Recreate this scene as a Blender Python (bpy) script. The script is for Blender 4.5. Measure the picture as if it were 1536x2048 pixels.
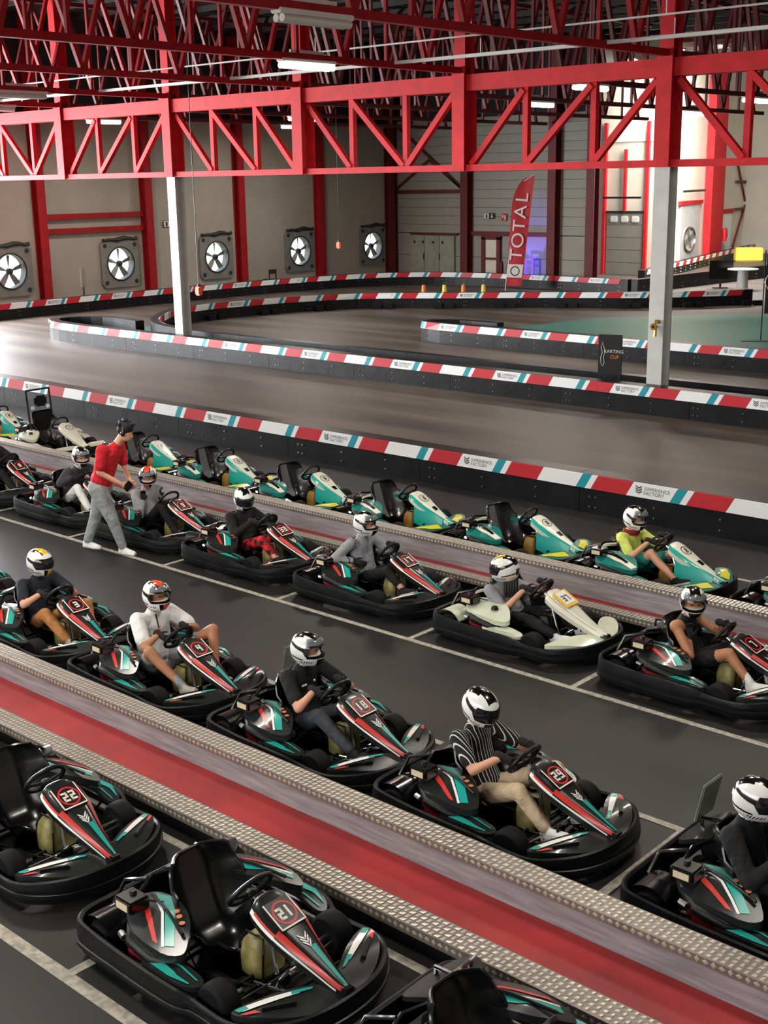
import bpy, bmesh, math, random
from mathutils import Vector, Matrix, Quaternion
import numpy as np
for _o in list(bpy.data.objects):
    bpy.data.objects.remove(_o)
SC = bpy.context.scene
COL = SC.collection

# ------------------------------------------------------------------ camera
CAMZ = 4.7
YAW, PITCH, ROLL = math.radians(-42.0812), math.radians(14.8103), math.radians(-0.8846)
def cam_axes():
    f = Vector((math.sin(YAW)*math.cos(PITCH), math.cos(YAW)*math.cos(PITCH), -math.sin(PITCH)))
    r = Vector((math.cos(YAW), -math.sin(YAW), 0)); u = r.cross(f)
    return r*math.cos(ROLL)+u*math.sin(ROLL), -r*math.sin(ROLL)+u*math.cos(ROLL), f
cd = bpy.data.cameras.new('camera'); co = bpy.data.objects.new('camera', cd); COL.objects.link(co)
r_, u_, f_ = cam_axes()
co.matrix_world = Matrix(((r_.x, u_.x, -f_.x, 0), (r_.y, u_.y, -f_.y, 0), (r_.z, u_.z, -f_.z, CAMZ), (0, 0, 0, 1)))
cd.sensor_fit = 'VERTICAL'; cd.sensor_height = 36; cd.sensor_width = 27
cd.lens = 36*2511.65/2048; cd.clip_end = 300; cd.clip_start = 0.1
SC.camera = co

# ------------------------------------------------------------------ world, daylight, exposure
W = bpy.data.worlds.new('sky'); SC.world = W; W.use_nodes = True
wn = W.node_tree.nodes; bg = wn['Background']
sky = wn.new('ShaderNodeTexSky'); sky.sky_type = 'HOSEK_WILKIE'; sky.turbidity = 8
W.node_tree.links.new(sky.outputs[0], bg.inputs[0]); bg.inputs[1].default_value = 9.0
SC.view_settings.view_transform = 'Standard'; SC.view_settings.look = 'None'
SC.view_settings.exposure = 0.75; SC.view_settings.gamma = 1; SC.view_settings.use_curve_mapping = False
def area(name, loc, aim, sx, sy, power, col=(1, 1, 1)):
    l = bpy.data.lights.new(name, 'AREA'); l.shape = 'RECTANGLE'; l.size = sx; l.size_y = sy
    l.energy = power; l.color = col
    o = bpy.data.objects.new(name, l); COL.objects.link(o); o.location = loc
    d = Vector(aim)-Vector(loc); o.rotation_euler = d.to_track_quat('-Z', 'Y').to_euler()
    return o
# daylight falling in through the glazing of the end wall and the dock bay
area('daylight_end_wall', (-42.55, 14.6, 3.7), (0, 14.6, 1.4), 20, 4.8, 9800, (0.96, 0.98, 1.0))
area('added_front_fill', (-9, -5.6, 4.5), (-9, 9, -1.0), 20, 2.6, 700, (1.0, 0.97, 0.94))  # unseen soft fill added on the camera side, where the wall has no glazing
area('daylight_dock_bay', (-30.2, 56, 9.3), (-33.8, 58.5, 0.5), 6.0, 14, 5200, (1.0, 0.96, 0.9))

# ------------------------------------------------------------------ materials
def lin(c):
    return tuple(x/12.92 if x <= .04045 else ((x+.055)/1.055)**2.4 for x in c)
def hexc(h):
    return lin(tuple(int(h[i:i+2], 16)/255 for i in (0, 2, 4)))
MATS = {}
def mat(name, h, rough=.5, metal=0.0, vary=0.0, vscale=6.0, bump=0.0, bscale=40.0, emit=0.0, coat=0.0, trans=0.0, h2=None, stretch=None, spec=None, bdist=.02):
    m = bpy.data.materials.new(name); m.use_nodes = True; nt = m.node_tree; N = nt.nodes; L = nt.links
    b = N['Principled BSDF']; c = hexc(h)
    b.inputs['Base Color'].default_value = (*c, 1); b.inputs['Roughness'].default_value = rough
    b.inputs['Metallic'].default_value = metal
    if spec is not None: b.inputs['Specular IOR Level'].default_value = spec
    if coat: b.inputs['Coat Weight'].default_value = coat; b.inputs['Coat Roughness'].default_value = .12
    if trans: b.inputs['Transmission Weight'].default_value = trans
    if emit:
        b.inputs['Emission Color'].default_value = (*c, 1); b.inputs['Emission Strength'].default_value = emit
    if vary or bump:
        tc = N.new('ShaderNodeTexCoord'); src = tc.outputs['Object']
        if stretch:
            mp = N.new('ShaderNodeMapping'); mp.inputs['Scale'].default_value = stretch
            L.new(src, mp.inputs[0]); src = mp.outputs[0]
    if vary:
        nz = N.new('ShaderNodeTexNoise'); nz.inputs['Scale'].default_value = vscale; nz.inputs['Detail'].default_value = 5
        L.new(src, nz.inputs['Vector'])
        rp = N.new('ShaderNodeValToRGB'); rp.color_ramp.elements[0].position = .33; rp.color_ramp.elements[1].position = .68
        c2 = hexc(h2) if h2 else tuple(x*(1-vary) for x in c)
        rp.color_ramp.elements[0].color = (*c2, 1); rp.color_ramp.elements[1].color = (*c, 1)
        L.new(nz.outputs['Fac'], rp.inputs[0]); L.new(rp.outputs[0], b.inputs['Base Color'])
        mr = N.new('ShaderNodeMapRange'); mr.inputs[3].default_value = max(.02, rough-.1*vary); mr.inputs[4].default_value = min(1, rough+.15*vary)
        L.new(nz.outputs['Fac'], mr.inputs[0]); L.new(mr.outputs[0], b.inputs['Roughness'])
    if bump:
        n2 = N.new('ShaderNodeTexNoise'); n2.inputs['Scale'].default_value = bscale; n2.inputs['Detail'].default_value = 4
        L.new(src, n2.inputs['Vector'])
        bp = N.new('ShaderNodeBump'); bp.inputs['Strength'].default_value = bump; bp.inputs['Distance'].default_value = bdist
        L.new(n2.outputs['Fac'], bp.inputs['Height']); L.new(bp.outputs[0], b.inputs['Normal'])
    MATS[name] = m
    return m
mat('black_plastic', '101112', .38, vary=.4, vscale=9, bump=.08, bscale=60, spec=.35)
mat('belt_plastic', '17181a', .42, vary=.5, vscale=7, h2='0a0b0c', bump=.15, bscale=30, stretch=(1, 1, 3), spec=.28)
mat('gloss_black', '0c0c0d', .22, coat=.4)
mat('seat_black', '0e0e0f', .25, vary=.3, vscale=5, coat=.3)
mat('rubber', '101011', .7, vary=.35, vscale=20, bump=.1, spec=.25)
mat('carbon', '242827', .3, vary=.3, vscale=60, coat=.3, spec=.35)
mat('teal', '17a69a', .35, coat=.3)
mat('teal_dark', '10786f', .38, coat=.3)
mat('red_stripe', 'd0392f', .38, coat=.3)
mat('white_gloss', 'eef0ec', .3, coat=.3)
mat('cream_white', 'e9e8d6', .35, coat=.3)
mat('pale_green', 'd5dcc4', .4, coat=.2, vary=.12, vscale=12)
mat('copper', 'd98a63', .4, metal=.2)
mat('silver', 'c9cbcc', .25, metal=1)
mat('steel_dark', '5a5c5e', .35, metal=1)
mat('tank', 'c6bb80', .4, vary=.45, vscale=9, h2='857a42', trans=.15)
mat('tank_tan', 'b88a3c', .45, vary=.25, vscale=9, h2='8f6a2c', trans=.1)
mat('engine_red', '8c1a26', .45, vary=.4, vscale=30)
mat('label_cream', 'e2d3b0', .5)
mat('yellow', 'e8dc2a', .35, coat=.3)
mat('seat_grey', '6d6f72', .35, vary=.2, vscale=6)
mat('number_black', '17110f', .35)
mat('number_red', 'd42a30', .4)
mat('number_white', 'f4efe2', .45)
mat('paper_white', 'f4f4f0', .6)
mat('paper_yellow', 'f2c21d', .55)
mat('plate_grey', '8b8f86', .45, vary=.3, vscale=8)
# helmets, clothes, skin
mat('helmet_white', 'f1f2f0', .22, coat=.6)
mat('helmet_black', '0b0b0c', .2, coat=.6)
mat('helmet_orange', 'f0501e', .25, coat=.6)
mat('helmet_yellow', 'f0c81e', .25, coat=.6)
mat('visor', '1a1a1c', .08, coat=.5)
mat('visor_clear', 'd5dde0', .05, trans=.97)
mat('balaclava', 'eceae6', .85)
mat('skin_light', 'd9a183', .5, vary=.08, vscale=14)
mat('skin_tan', 'b97f5b', .5, vary=.1, vscale=14)
mat('eye_dark', '241a16', .3)
mat('hair', '15110f', .6, vary=.4, vscale=40)
mat('glove', '0f0f10', .8, bump=.2, bscale=60)
def cloth(name, h, vary=.18): return mat(name, h, .85, vary=vary, vscale=11, bump=.55, bscale=11, bdist=.06)
cloth('cloth_red', 'd41c2c'); cloth('cloth_sweat_grey', '9aa0a0'); cloth('cloth_navy', '1b2030')
cloth('cloth_tan', 'b57a45'); cloth('cloth_white', 'e9e9e8', .06); cloth('cloth_black', '101012')
cloth('cloth_denim', '3d424a'); cloth('cloth_beige', 'cdb798'); cloth('cloth_dark_grey', '3d3c42')
cloth('cloth_grey', '9b9ea3'); cloth('cloth_yellow', 'dcea72'); cloth('cloth_teal', '1f8f86')
cloth('cloth_red_dark', '8e1f26'); cloth('sole_white', 'e6e6e2', .1); cloth('sock_white', 'eeecec', .04)
mat('shoe_grey', 'b9b5a8', .7, vary=.3, vscale=14)
# building
mat('red_steel', 'd3232a', .62, vary=.25, vscale=3)
MATS['red_steel'].node_tree.nodes['Principled BSDF'].inputs['Specular IOR Level'].default_value = .25
mat('red_roof_shaded', 'a31c22', .62, vary=.25, vscale=3, spec=.25)  # girder red darkened, so the shade on the roof trusses sits in the colour
mat('red_steel_dark', '6d1a1f', .6, vary=.3, vscale=2)
mat('column_white', 'c4c6c2', .5, vary=.15, vscale=3)
mat('wall_cream', 'aaa497', .75, vary=.15, vscale=.6)
mat('wall_panel', '9f9d93', .7, vary=.14, vscale=.7)
mat('wall_dark', '2a2b2e', .8, vary=.2, vscale=.5)
mat('dock_cream', 'e4dfcd', .6, vary=.08, vscale=1)
mat('roof_dark', '2b2a29', .7, vary=.45, vscale=1.2, h2='151515')
mat('purlin', '2a2322', .7)
mat('chain_grey', '77797b', .5, metal=.4)
mat('tray_white', 'd8d9d6', .45)
mat('lamp_glow', 'fff1d8', .5, emit=11)
mat('barrier_black', '121316', .38, spec=.3, vary=.5, vscale=2.5, h2='0b0b0d', bump=.15, bscale=14)
mat('stripe_white', 'e6e8e8', .45); mat('stripe_red', 'b9202c', .45); mat('stripe_teal', '1590a0', .45)
mat('logo_grey', '55585c', .5)
mat('bolt', 'a9abad', .35, metal=1)
mat('riser_grey', 'a39fa2', .55, vary=.35, vscale=5, h2='807c82', stretch=(.5, 2, 6))
mat('walk_red', 'a8282c', .55, vary=.25, vscale=2.5, h2='8a2024')
mat('plate_metal', '857e75', .42, metal=.35, vary=.22, vscale=6)
mat('stud_metal', 'c9c1b4', .34, metal=.35, vary=.12, vscale=9)
mat('line_white', 'bcb6a6', .7, vary=.3, vscale=18, h2='8a867c')
mat('green_floor', '2f6d63', .5, vary=.25, vscale=1.2)
mat('fan_grey', '8b8c86', .5, vary=.25, vscale=4, metal=.2)
mat('fan_dark', '2a2b2a', .6)
mat('door_grey', '8d897e', .6, vary=.12, vscale=2)
mat('flag_red', 'a62028', .7, bump=.1, bscale=6)
mat('flag_white', 'cfc7c2', .7)
mat('sign_black', '121315', .5); mat('sign_white', 'dcdcd8', .5); mat('sign_red', 'b3242c', .5)
mat('cabinet_grey', 'a1a290', .6, vary=.2, vscale=3)
mat('screen_black', '050506', .25)
mat('block_yellow', 'd9c24a', .6)
mat('cone_orange', 'e07a1e', .5); mat('switch_orange', 'd8561a', .45)
mat('brass', 'a8843e', .35, metal=1)
mat('glow_blue', '3a22ff', .5, emit=4)
mat('grass', 'b4bf96', .9, vary=.4, vscale=.5, h2='e6e6da')
mat('chair_dark', '2a1d1a', .6)
mat('pane_glass', 'dfe9ee', .05, trans=1.0)
# pinstripe shirt and plaid trousers
def stripe_mat(name, h1, h2, scale, lo, axis, plaid=False):
    m = mat(name, h1, .85); nt = m.node_tree; N = nt.nodes; L = nt.links; b = N['Principled BSDF']
    tc = N.new('ShaderNodeTexCoord'); sp = N.new('ShaderNodeSeparateXYZ'); L.new(tc.outputs['Object'], sp.inputs[0])
    def wave(ax, sc, thr):
        mu = N.new('ShaderNodeMath'); mu.operation = 'MULTIPLY'; mu.inputs[1].default_value = sc; L.new(sp.outputs[ax], mu.inputs[0])
        fr = N.new('ShaderNodeMath'); fr.operation = 'FRACT'; L.new(mu.outputs[0], fr.inputs[0])
        gt = N.new('ShaderNodeMath'); gt.operation = 'LESS_THAN'; gt.inputs[1].default_value = thr; L.new(fr.outputs[0], gt.inputs[0])
        return gt.outputs[0]
    a = wave(axis, scale, lo)
    if plaid:
        b2 = wave(0, scale*.9, lo); ad = N.new('ShaderNodeMath'); ad.operation = 'ADD'; L.new(a, ad.inputs[0]); L.new(b2, ad.inputs[1])
        hf = N.new('ShaderNodeMath'); hf.operation = 'MULTIPLY'; hf.inputs[1].default_value = .5; L.new(ad.outputs[0], hf.inputs[0]); a = hf.outputs[0]
    mx = N.new('ShaderNodeMix'); mx.data_type = 'RGBA'; mx.inputs[6].default_value = (*hexc(h1), 1); mx.inputs[7].default_value = (*hexc(h2), 1)
    L.new(a, mx.inputs[0]); L.new(mx.outputs[2], b.inputs['Base Color'])
stripe_mat('cloth_pinstripe', '0e0e10', 'd8d8d6', 34, .2, 1)
stripe_mat('cloth_plaid', '1a1114', 'e0202c', 10, .5, 2, plaid=True)

# floor: dark rubbery paint in the pit lane, browner polished concrete on the track
def floor_material():
    m = bpy.data.materials.new('floor_paint'); m.use_nodes = True; nt = m.node_tree; N = nt.nodes; L = nt.links
    b = N['Principled BSDF']; tc = N.new('ShaderNodeTexCoord')
    def noise(sc, stretch, det=6):
        mp = N.new('ShaderNodeMapping'); mp.inputs['Scale'].default_value = stretch; L.new(tc.outputs['Object'], mp.inputs[0])
        n = N.new('ShaderNodeTexNoise'); n.inputs['Scale'].default_value = sc; n.inputs['Detail'].default_value = det
        L.new(mp.outputs[0], n.inputs['Vector']); return n.outputs['Fac']
    def ramp(src, stops):
        r = N.new('ShaderNodeValToRGB'); el = r.color_ramp.elements
        while len(el) < len(stops): el.new(.5)
        for e, (p, h) in zip(el, stops): e.position = p; e.color = (*hexc(h), 1)
        L.new(src, r.inputs[0]); return r.outputs[0]
    streak = noise(1.0, (.12, 1.1, 1)); blot = noise(.33, (.8, 1.3, 1))
    pit = ramp(blot, [(.32, '0f0f10'), (.5, '191919'), (.68, '2b2927')])
    trk = ramp(streak, [(.3, '2c2723'), (.5, '473e36'), (.7, '5e5348')])
    sp = N.new('ShaderNodeSeparateXYZ'); L.new(tc.outputs['Object'], sp.inputs[0])
    st = N.new('ShaderNodeMath'); st.operation = 'GREATER_THAN'; st.inputs[1].default_value = 15.1; L.new(sp.outputs[1], st.inputs[0])
    mx = N.new('ShaderNodeMix'); mx.data_type = 'RGBA'; L.new(st.outputs[0], mx.inputs[0]); L.new(pit, mx.inputs[6]); L.new(trk, mx.inputs[7])
    L.new(mx.outputs[2], b.inputs['Base Color'])
    mr = N.new('ShaderNodeMapRange'); b.inputs['Specular IOR Level'].default_value = .45; mr.inputs[3].default_value = .42; mr.inputs[4].default_value = .62; L.new(streak, mr.inputs[0]); L.new(mr.outputs[0], b.inputs['Roughness'])
    bp = N.new('ShaderNodeBump'); bp.inputs['Strength'].default_value = .05; L.new(noise(60, (1, 1, 1)), bp.inputs['Height']); L.new(bp.outputs[0], b.inputs['Normal'])
    MATS['floor_paint'] = m
floor_material()

# ------------------------------------------------------------------ mesh helpers
V = Vector
class MB:
    def __init__(s): s.v = []; s.f = []; s.m = []
    def add(s, vs, fs, mi=0):
        o = len(s.v); s.v += [tuple(x) for x in vs]
        for f in fs: s.f.append(tuple(i+o for i in f)); s.m.append(mi)
        return s
    def box(s, c, d, mi=0, R=None):
        hx, hy, hz = d[0]/2, d[1]/2, d[2]/2
        vs = [V((sx*hx, sy*hy, sz*hz)) for sz in (-1, 1) for sy in (-1, 1) for sx in (-1, 1)]
        if R is not None: vs = [R @ x for x in vs]
        vs = [x+V(c) for x in vs]
        return s.add(vs, [(0, 2, 3, 1), (4, 5, 7, 6), (0, 1, 5, 4), (2, 6, 7, 3), (0, 4, 6, 2), (1, 3, 7, 5)], mi)
    def bbox(s, c, d, b=.01, mi=0, R=None):
        # box with chamfered edges
        bm = bmesh.new(); bmesh.ops.create_cube(bm, size=1)
        for v in bm.verts: v.co = V((v.co.x*d[0], v.co.y*d[1], v.co.z*d[2]))
        bmesh.ops.bevel(bm, geom=bm.edges[:], offset=b, segments=2, affect='EDGES')
        bm.verts.index_update(); vs = [(R @ v.co if R is not None else v.co)+V(c) for v in bm.verts]
        fs = [tuple(v.index for v in f.verts) for f in bm.faces]; bm.free()
        return s.add(vs, fs, mi)
    def loft(s, rings, mi=0, closed=True, caps=True, wrap=False):
        n = len(rings[0]); vs = [p for r in rings for p in r]; fs = []
        R = len(rings)
        for i in range(R if wrap else R-1):
            for j in range(n if closed else n-1):
                a = i*n+j; b = i*n+(j+1) % n; c = ((i+1) % R)*n+(j+1) % n; d = ((i+1) % R)*n+j
                fs.append((a, b, c, d))
        if caps and closed and not wrap:
            fs.append(tuple(range(n-1, -1, -1))); fs.append(tuple((R-1)*n+j for j in range(n)))
        return s.add(vs, fs, mi)
    def tube(s, pts, r, n=8, mi=0, closed=False, caps=True):
        pts = [V(p) for p in pts]; rs = r if isinstance(r, (list, tuple)) else [r]*len(pts); rings = []; N = len(pts); pn = None
        for i, p in enumerate(pts):
            if closed: t = (pts[(i+1) % N]-pts[i-1])
            else: t = pts[min(i+1, N-1)]-pts[max(i-1, 0)]
            t.normalize()
            if pn is None: pn = t.orthogonal().normalized()
            else: pn = (pn-t*pn.dot(t)); pn = pn.normalized() if pn.length > 1e-6 else t.orthogonal().normalized()
            b = t.cross(pn)
            rings.append([p+(pn*math.cos(2*math.pi*k/n)+b*math.sin(2*math.pi*k/n))*rs[i] for k in range(n)])
        return s.loft(rings, mi, True, caps, closed)
    def bar(s, a, b, w, h, mi=0, up=(0, 0, 1)):
        # rectangular bar from a to b; w across, h along up
        a = V(a); b = V(b); t = (b-a).normalized(); x = t.cross(V(up))
        if x.length < 1e-4: x = t.orthogonal()
        x.normalize(); y = x.cross(t)
        q = [x*(w/2)*i+y*(h/2)*j for i, j in ((-1, -1), (1, -1), (1, 1), (-1, 1))]
        return s.loft([[a+k for k in q], [b+k for k in q]], mi)
    def lathe(s, prof, c=(0, 0, 0), axis='Y', n=20, mi=0):
        rings = []
        for r, h in prof:
            ring = []
            for k in range(n):
                a = 2*math.pi*k/n; x, y = r*math.cos(a), r*math.sin(a)
                p = {'Y': (x, h, y), 'Z': (x, y, h), 'X': (h, x, y)}[axis]; ring.append(V(p)+V(c))
            rings.append(ring)
        return s.loft(rings, mi, True, True)
    def poly(s, pts, mi=0): return s.add(pts, [tuple(range(len(pts)))], mi)
    def prism(s, poly, ax0, mi=0, to=None):
        # poly: list of 3D points; extruded by vector ax0
        a = [V(p) for p in poly]; b = [p+V(ax0) for p in a]
        return s.loft([a, b], mi)
    def ell(s, c, r, nu=16, nv=10, mi=0, R=None):
        rings = []
        for i in range(1, nv):
            t = math.pi*i/nv; rings.append([V((r[0]*math.sin(t)*math.cos(2*math.pi*k/nu), r[1]*math.sin(t)*math.sin(2*math.pi*k/nu), -r[2]*math.cos(t))) for k in range(nu)])
        o = len(s.v); s.loft([[((R @ p) if R is not None else p)+V(c) for p in q] for q in rings], mi, True, True)
        return s
    def mesh(s, name, mats, smooth=False, fix=True):
        me = bpy.data.meshes.new(name); me.from_pydata(s.v, [], s.f)
        for m in (mats if isinstance(mats, (list, tuple)) else [mats]): me.materials.append(MATS[m])
        me.polygons.foreach_set('material_index', s.m)
        if fix:
            bm = bmesh.new(); bm.from_mesh(me); bmesh.ops.recalc_face_normals(bm, faces=bm.faces[:]); bm.to_mesh(me); bm.free()
        if smooth:
            me.polygons.foreach_set('use_smooth', [True]*len(me.polygons))
            try: me.set_sharp_from_angle(angle=math.radians(35))
            except Exception: pass
        me.update(); return me
    def build(s, name, mats, parent=None, smooth=False, loc=None, fix=True):
        return put(name, s.mesh(name, mats, smooth, fix), parent, loc)
def put(name, me, parent=None, loc=None, rot=None):
    o = bpy.data.objects.new(name, me); COL.objects.link(o)
    if parent is not None: o.parent = parent
    if loc is not None: o.location = loc
    if rot is not None: o.rotation_euler = rot
    return o
def tag(o, label=None, cat=None, group=None, kind=None):
    if label: o['label'] = label
    if cat: o['category'] = cat
    if group: o['group'] = group
    if kind: o['kind'] = kind
    return o
def thing(name, label, cat, loc=(0, 0, 0), rz=0, group=None):
    o = bpy.data.objects.new(name, None); COL.objects.link(o); o.location = loc; o.rotation_euler = (0, 0, rz)
    o.empty_display_size = .2
    return tag(o, label, cat, group)
def copy_tree(o, parent=None):
    c = o.copy(); COL.objects.link(c); c.parent = parent
    for ch in list(o.children): copy_tree(ch, c)
    return c
def struct(o): o['kind'] = 'structure'; return o
_txt = {}
def text_mesh(body, size, matname, depth=.0, align='CENTER', sx=1.0):
    k = (body, size, matname, depth, align, sx)
    if k in _txt: return _txt[k]
    cu = bpy.data.curves.new('txt', 'FONT'); cu.body = body; cu.size = size; cu.extrude = depth; cu.align_x = align; cu.align_y = 'CENTER'
    o = bpy.data.objects.new('txt', cu); COL.objects.link(o)
    bpy.context.view_layer.update()
    me = bpy.data.meshes.new_from_object(o.evaluated_get(bpy.context.evaluated_depsgraph_get()))
    bpy.data.objects.remove(o); me.materials.clear(); me.materials.append(MATS[matname])
    if sx != 1.0:
        for v in me.vertices: v.co.x *= sx
    _txt[k] = me; return me
def add_text(mb, body, size, M, mi, sx=1.0):
    me = text_mesh(body, size, 'number_white', 0, 'CENTER', sx)
    mb.add([M @ v.co for v in me.vertices], [tuple(p.vertices) for p in me.polygons], mi)
# ================================================================== the hall
TY = 22.85                      # plane of the main truss and its columns
PX = [-28.2+5.07*k for k in range(-3, 6)]      # truss posts / roof trusses
ROOFZ = 10.9
floor = struct(MB().box((-18, 33, -.1), (54, 82, .2)).build('floor', 'floor_paint'))
def floor_line(x0, y0, x1, y1, w=.065):
    z = .0032 if y0 == y1 else .0024
    a = V((x0, y0, z)); b = V((x1, y1, z)); MB().bar(a, b, w, .004).build('floor_line', 'line_white', floor)
floor_line(-12, 3.66, -1, 3.66, .09); floor_line(-12, 5.13, -1, 5.13, .07)
floor_line(-20, 7.69, -1, 7.69); floor_line(-24, 9.43, -1, 9.43); floor_line(-26, 13.5, -1, 13.5)
for x in (-10.1, -8.05, -6.0, -3.95, -1.9): floor_line(x, 3.66, x, 3.86, .07)
for x in (-12.1, -10.05, -8.0, -5.98, -4.0, -1.95): floor_line(x, 6.25, x, 7.69, .07)
for x in (-16.45, -14.4, -12.33, -10.23, -8.2, -6.15, -4.1): floor_line(x, 9.43, x, 10.6, .06)
for x in (-15.9, -13.8, -11.9, -9.95, -7.95, -5.95): floor_line(x, 12.2, x, 13.5, .05)
g = MB().add([(-23.4, 30.4, .004), (-24.2, 33.6, .004), (-23.6, 37.4, .004), (-20, 41.2, .004), (-2, 43, .004), (-2, 29.2, .004), (-22, 29.2, .004)], [(0, 1, 2, 3, 4, 5, 6)])
g.add([(-34, 22.8, .004), (-34.7, 24.5, .004), (-34.5, 27.5, .004), (-33.2, 26.3, .004), (-31.6, 24.6, .004), (-29.5, 23.6, .004), (-27, 22.9, .004)], [(0, 1, 2, 3, 4, 5, 6)])
g.build('floor_paint_area', 'green_floor', floor)
outside = struct(MB().box((-75, 33, -.3), (60, 120, .2)).build('ground_outside', 'grass'))

# --- left (end) wall with fan openings and a glazed opening nearer the pits
wall_left = struct(MB().box((-43.5, 21, 9.05), (.3, 56, 3.7)).build('wall_left', 'wall_dark'))
FANS = [26.6, 31.7, 36.85, 41.95, 47.0]
POSTY = [7.7, 12.8, 17.9, 22.95, 28.0, 33.1, 38.2, 43.2, 48.2]
ys = [-7]+POSTY
for i in range(len(ys)-1):
    y0, y1 = ys[i]+.012, ys[i+1]-.012; cy, wy = (y0+y1)/2, y1-y0
    fan = [f for f in FANS if y0 < f < y1]; glazed = 5 < cy < 21
    lo = MB()
    if fan:
        f = fan[0]; h = .72
        lo.box((-43.15, cy, .41), (.3, wy, .82)); lo.box((-43.15, cy, 2.66), (.3, wy, .78))
        lo.box((-43.15, (y0+f-h)/2, 1.545), (.3, f-h-y0, 1.45)); lo.box((-43.15, (y1+f+h)/2, 1.545), (.3, y1-f-h, 1.45))
    elif glazed: lo.box((-43.15, cy, .5), (.3, wy, 1.0))
    else: lo.box((-43.15, cy, 1.525), (.3, wy, 3.05))
    lo.build('wall_panel', 'wall_cream', wall_left)
    if glazed:
        MB().box((-43.15, cy, 6.5), (.3, wy, 1.4)).build('wall_panel', 'wall_cream', wall_left)
    elif fan and y0 < 24:
        m_ = MB().box((-43.16, (25.5+y1)/2, 5.125), (.28, y1-25.5, 4.15)); m_.box((-43.16, (y0+25.5)/2, 7.05), (.28, 25.5-y0, .3)); m_.build('wall_panel', 'wall_cream', wall_left)
        w = struct(MB().box((-43.2, (y0+25.5)/2, 4.97), (.02, 25.5-y0, 3.85)).build('window_5', 'pane_glass'))  # unseen window added to stretch the daylight glare further along the floor
        for z in (3.1, 5.0, 6.85): MB().box((-43.15, (y0+25.5)/2, z), (.1, 25.5-y0, .08)).build('window_frame', 'red_steel_dark', w)
    else:
        MB().box((-43.16, cy, 5.125), (.28, wy, 4.15)).build('wall_panel', 'wall_cream', wall_left)
for n, y in enumerate((10.25, 15.35, 20.4)):
    w = struct(MB().box((-43.2, y, 3.4), (.02, 4.8, 4.7)).build('window_%d' % (n+1), 'pane_glass'))
    fr = MB()
    for k in range(4): fr.box((-43.15, y-2.35+4.7*k/3, 3.4), (.1, .08, 4.7))
    for z in (1.1, 3.4, 5.7): fr.box((-43.15, y, z), (.1, 4.8, .08))
    fr.build('window_frame', 'red_steel_dark', w)
def hsec(mb, x, y, z0, z1, fw, dep, t=.04, along='Y', mi=0):
    # H profile post: flanges face +-Y (along='Y') or +-X
    zc, h = (z0+z1)/2, z1-z0
    if along == 'Y':
        mb.box((x, y-dep/2, zc), (fw, t, h), mi); mb.box((x, y+dep/2, zc), (fw, t, h), mi); mb.box((x, y, zc), (t, dep-t, h), mi)
    else:
        mb.box((x-dep/2, y, zc), (t, fw, h), mi); mb.box((x+dep/2, y, zc), (t, fw, h), mi); mb.box((x, y, zc), (dep-t, t, h), mi)
    return mb
for y in POSTY:
    hsec(MB(), -42.8, y, 0, 10.7, .36, .36, along='X').build('wall_post', 'red_steel_dark' if y > 45 else 'red_roof_shaded', wall_left)
for z in (3.5, 2.95): MB().bar((-42.85, 28.2, z), (-42.85, 32.9, z), .12, .2).build('girt', 'red_roof_shaded', wall_left)

# --- back wall: horizontal cladding boards between dark red posts
wall_back = struct(MB().box((-37.2, 48.95, 9.05), (12.2, .2, 3.7)).build('wall_back', 'wall_dark'))
MB().box((-37.2, 48.9, 3.6), (12.2, .1, 7.2)).build('wall_core', 'wall_dark', wall_back)
bays = [(-42.75, -38.35, 'wall_panel'), (-38.05, -33.4, 'wall_panel'), (-33.0, -31.3, 'wall_panel')]
for i, (x0, x1, m) in enumerate(bays):
    z = 2.15
    me = MB().box((0, 0, 0), (x1-x0, .1, .395)).mesh('cladding_board', m)
    while z < 7.15:
        put('cladding_board', me, wall_back, ((x0+x1)/2, 48.78, z+.2)); z += .41
    for k in range(2):
        MB().box(((x0+x1)/2, 48.78, .53+k*1.06), (x1-x0, .1, 1.04)).build('cladding_board', m, wall_back)
for x in (-43.0, -38.2, -33.2, -31.15):
    hsec(MB(), x, 48.5, 0, 10.7, .42, .4).build('wall_post', 'red_steel_dark', wall_back)
br = [((-42.8, 4.1), (-38.5, 4.1), .16), ((-42.8, 4.2), (-40.6, 5.6), .1), ((-40.6, 5.6), (-38.5, 4.2), .1), ((-42.7, 7.3), (-38.5, 4.2), .1), ((-38.0, 2.17), (-33.4, 2.17), .2)]
for (xa, za), (xb, zb), w in br: MB().bar((xa, 48.6, za), (xb, 48.6, zb), .08, w, up=(0, 1, 0) if False else (0, 0, 1)).build('girt', 'red_steel_dark', wall_back)
# doors in the back wall
d1 = MB()
for x in (-37.25, -36.35): d1.box((x, 48.62, 1.0), (.2, .12, 2.0))
d1.box((-36.8, 48.62, 1.98), (1.1, .12, .16)); d1.box((-36.8, 48.62, 1.0), (.9, .1, .09)); d1.box((-36.8, 48.62, .1), (.9, .1, .2))
d1 = struct(d1.build('door_1', 'red_steel_dark'))
for z in (.55, 1.47): MB().box((-36.8, 48.66, z), (.72, .04, .82)).build('door_panel', 'dock_cream', d1)
d2 = struct(MB().box((-40.35, 48.68, 2.1), (3.0, .16, .12)).build('door_2', 'red_steel_dark'))
for k in range(3): MB().bbox((-41.4+.95*k, 48.64, 1.02), (.93, .08, 2.0), .015).build('door_leaf', 'cabinet_grey', d2)
for x in (-40.95, -39.95): MB().box((x, 48.585, 1.0), (.05, .03, .3)).build('door_handle', 'sign_black', d2)
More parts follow.
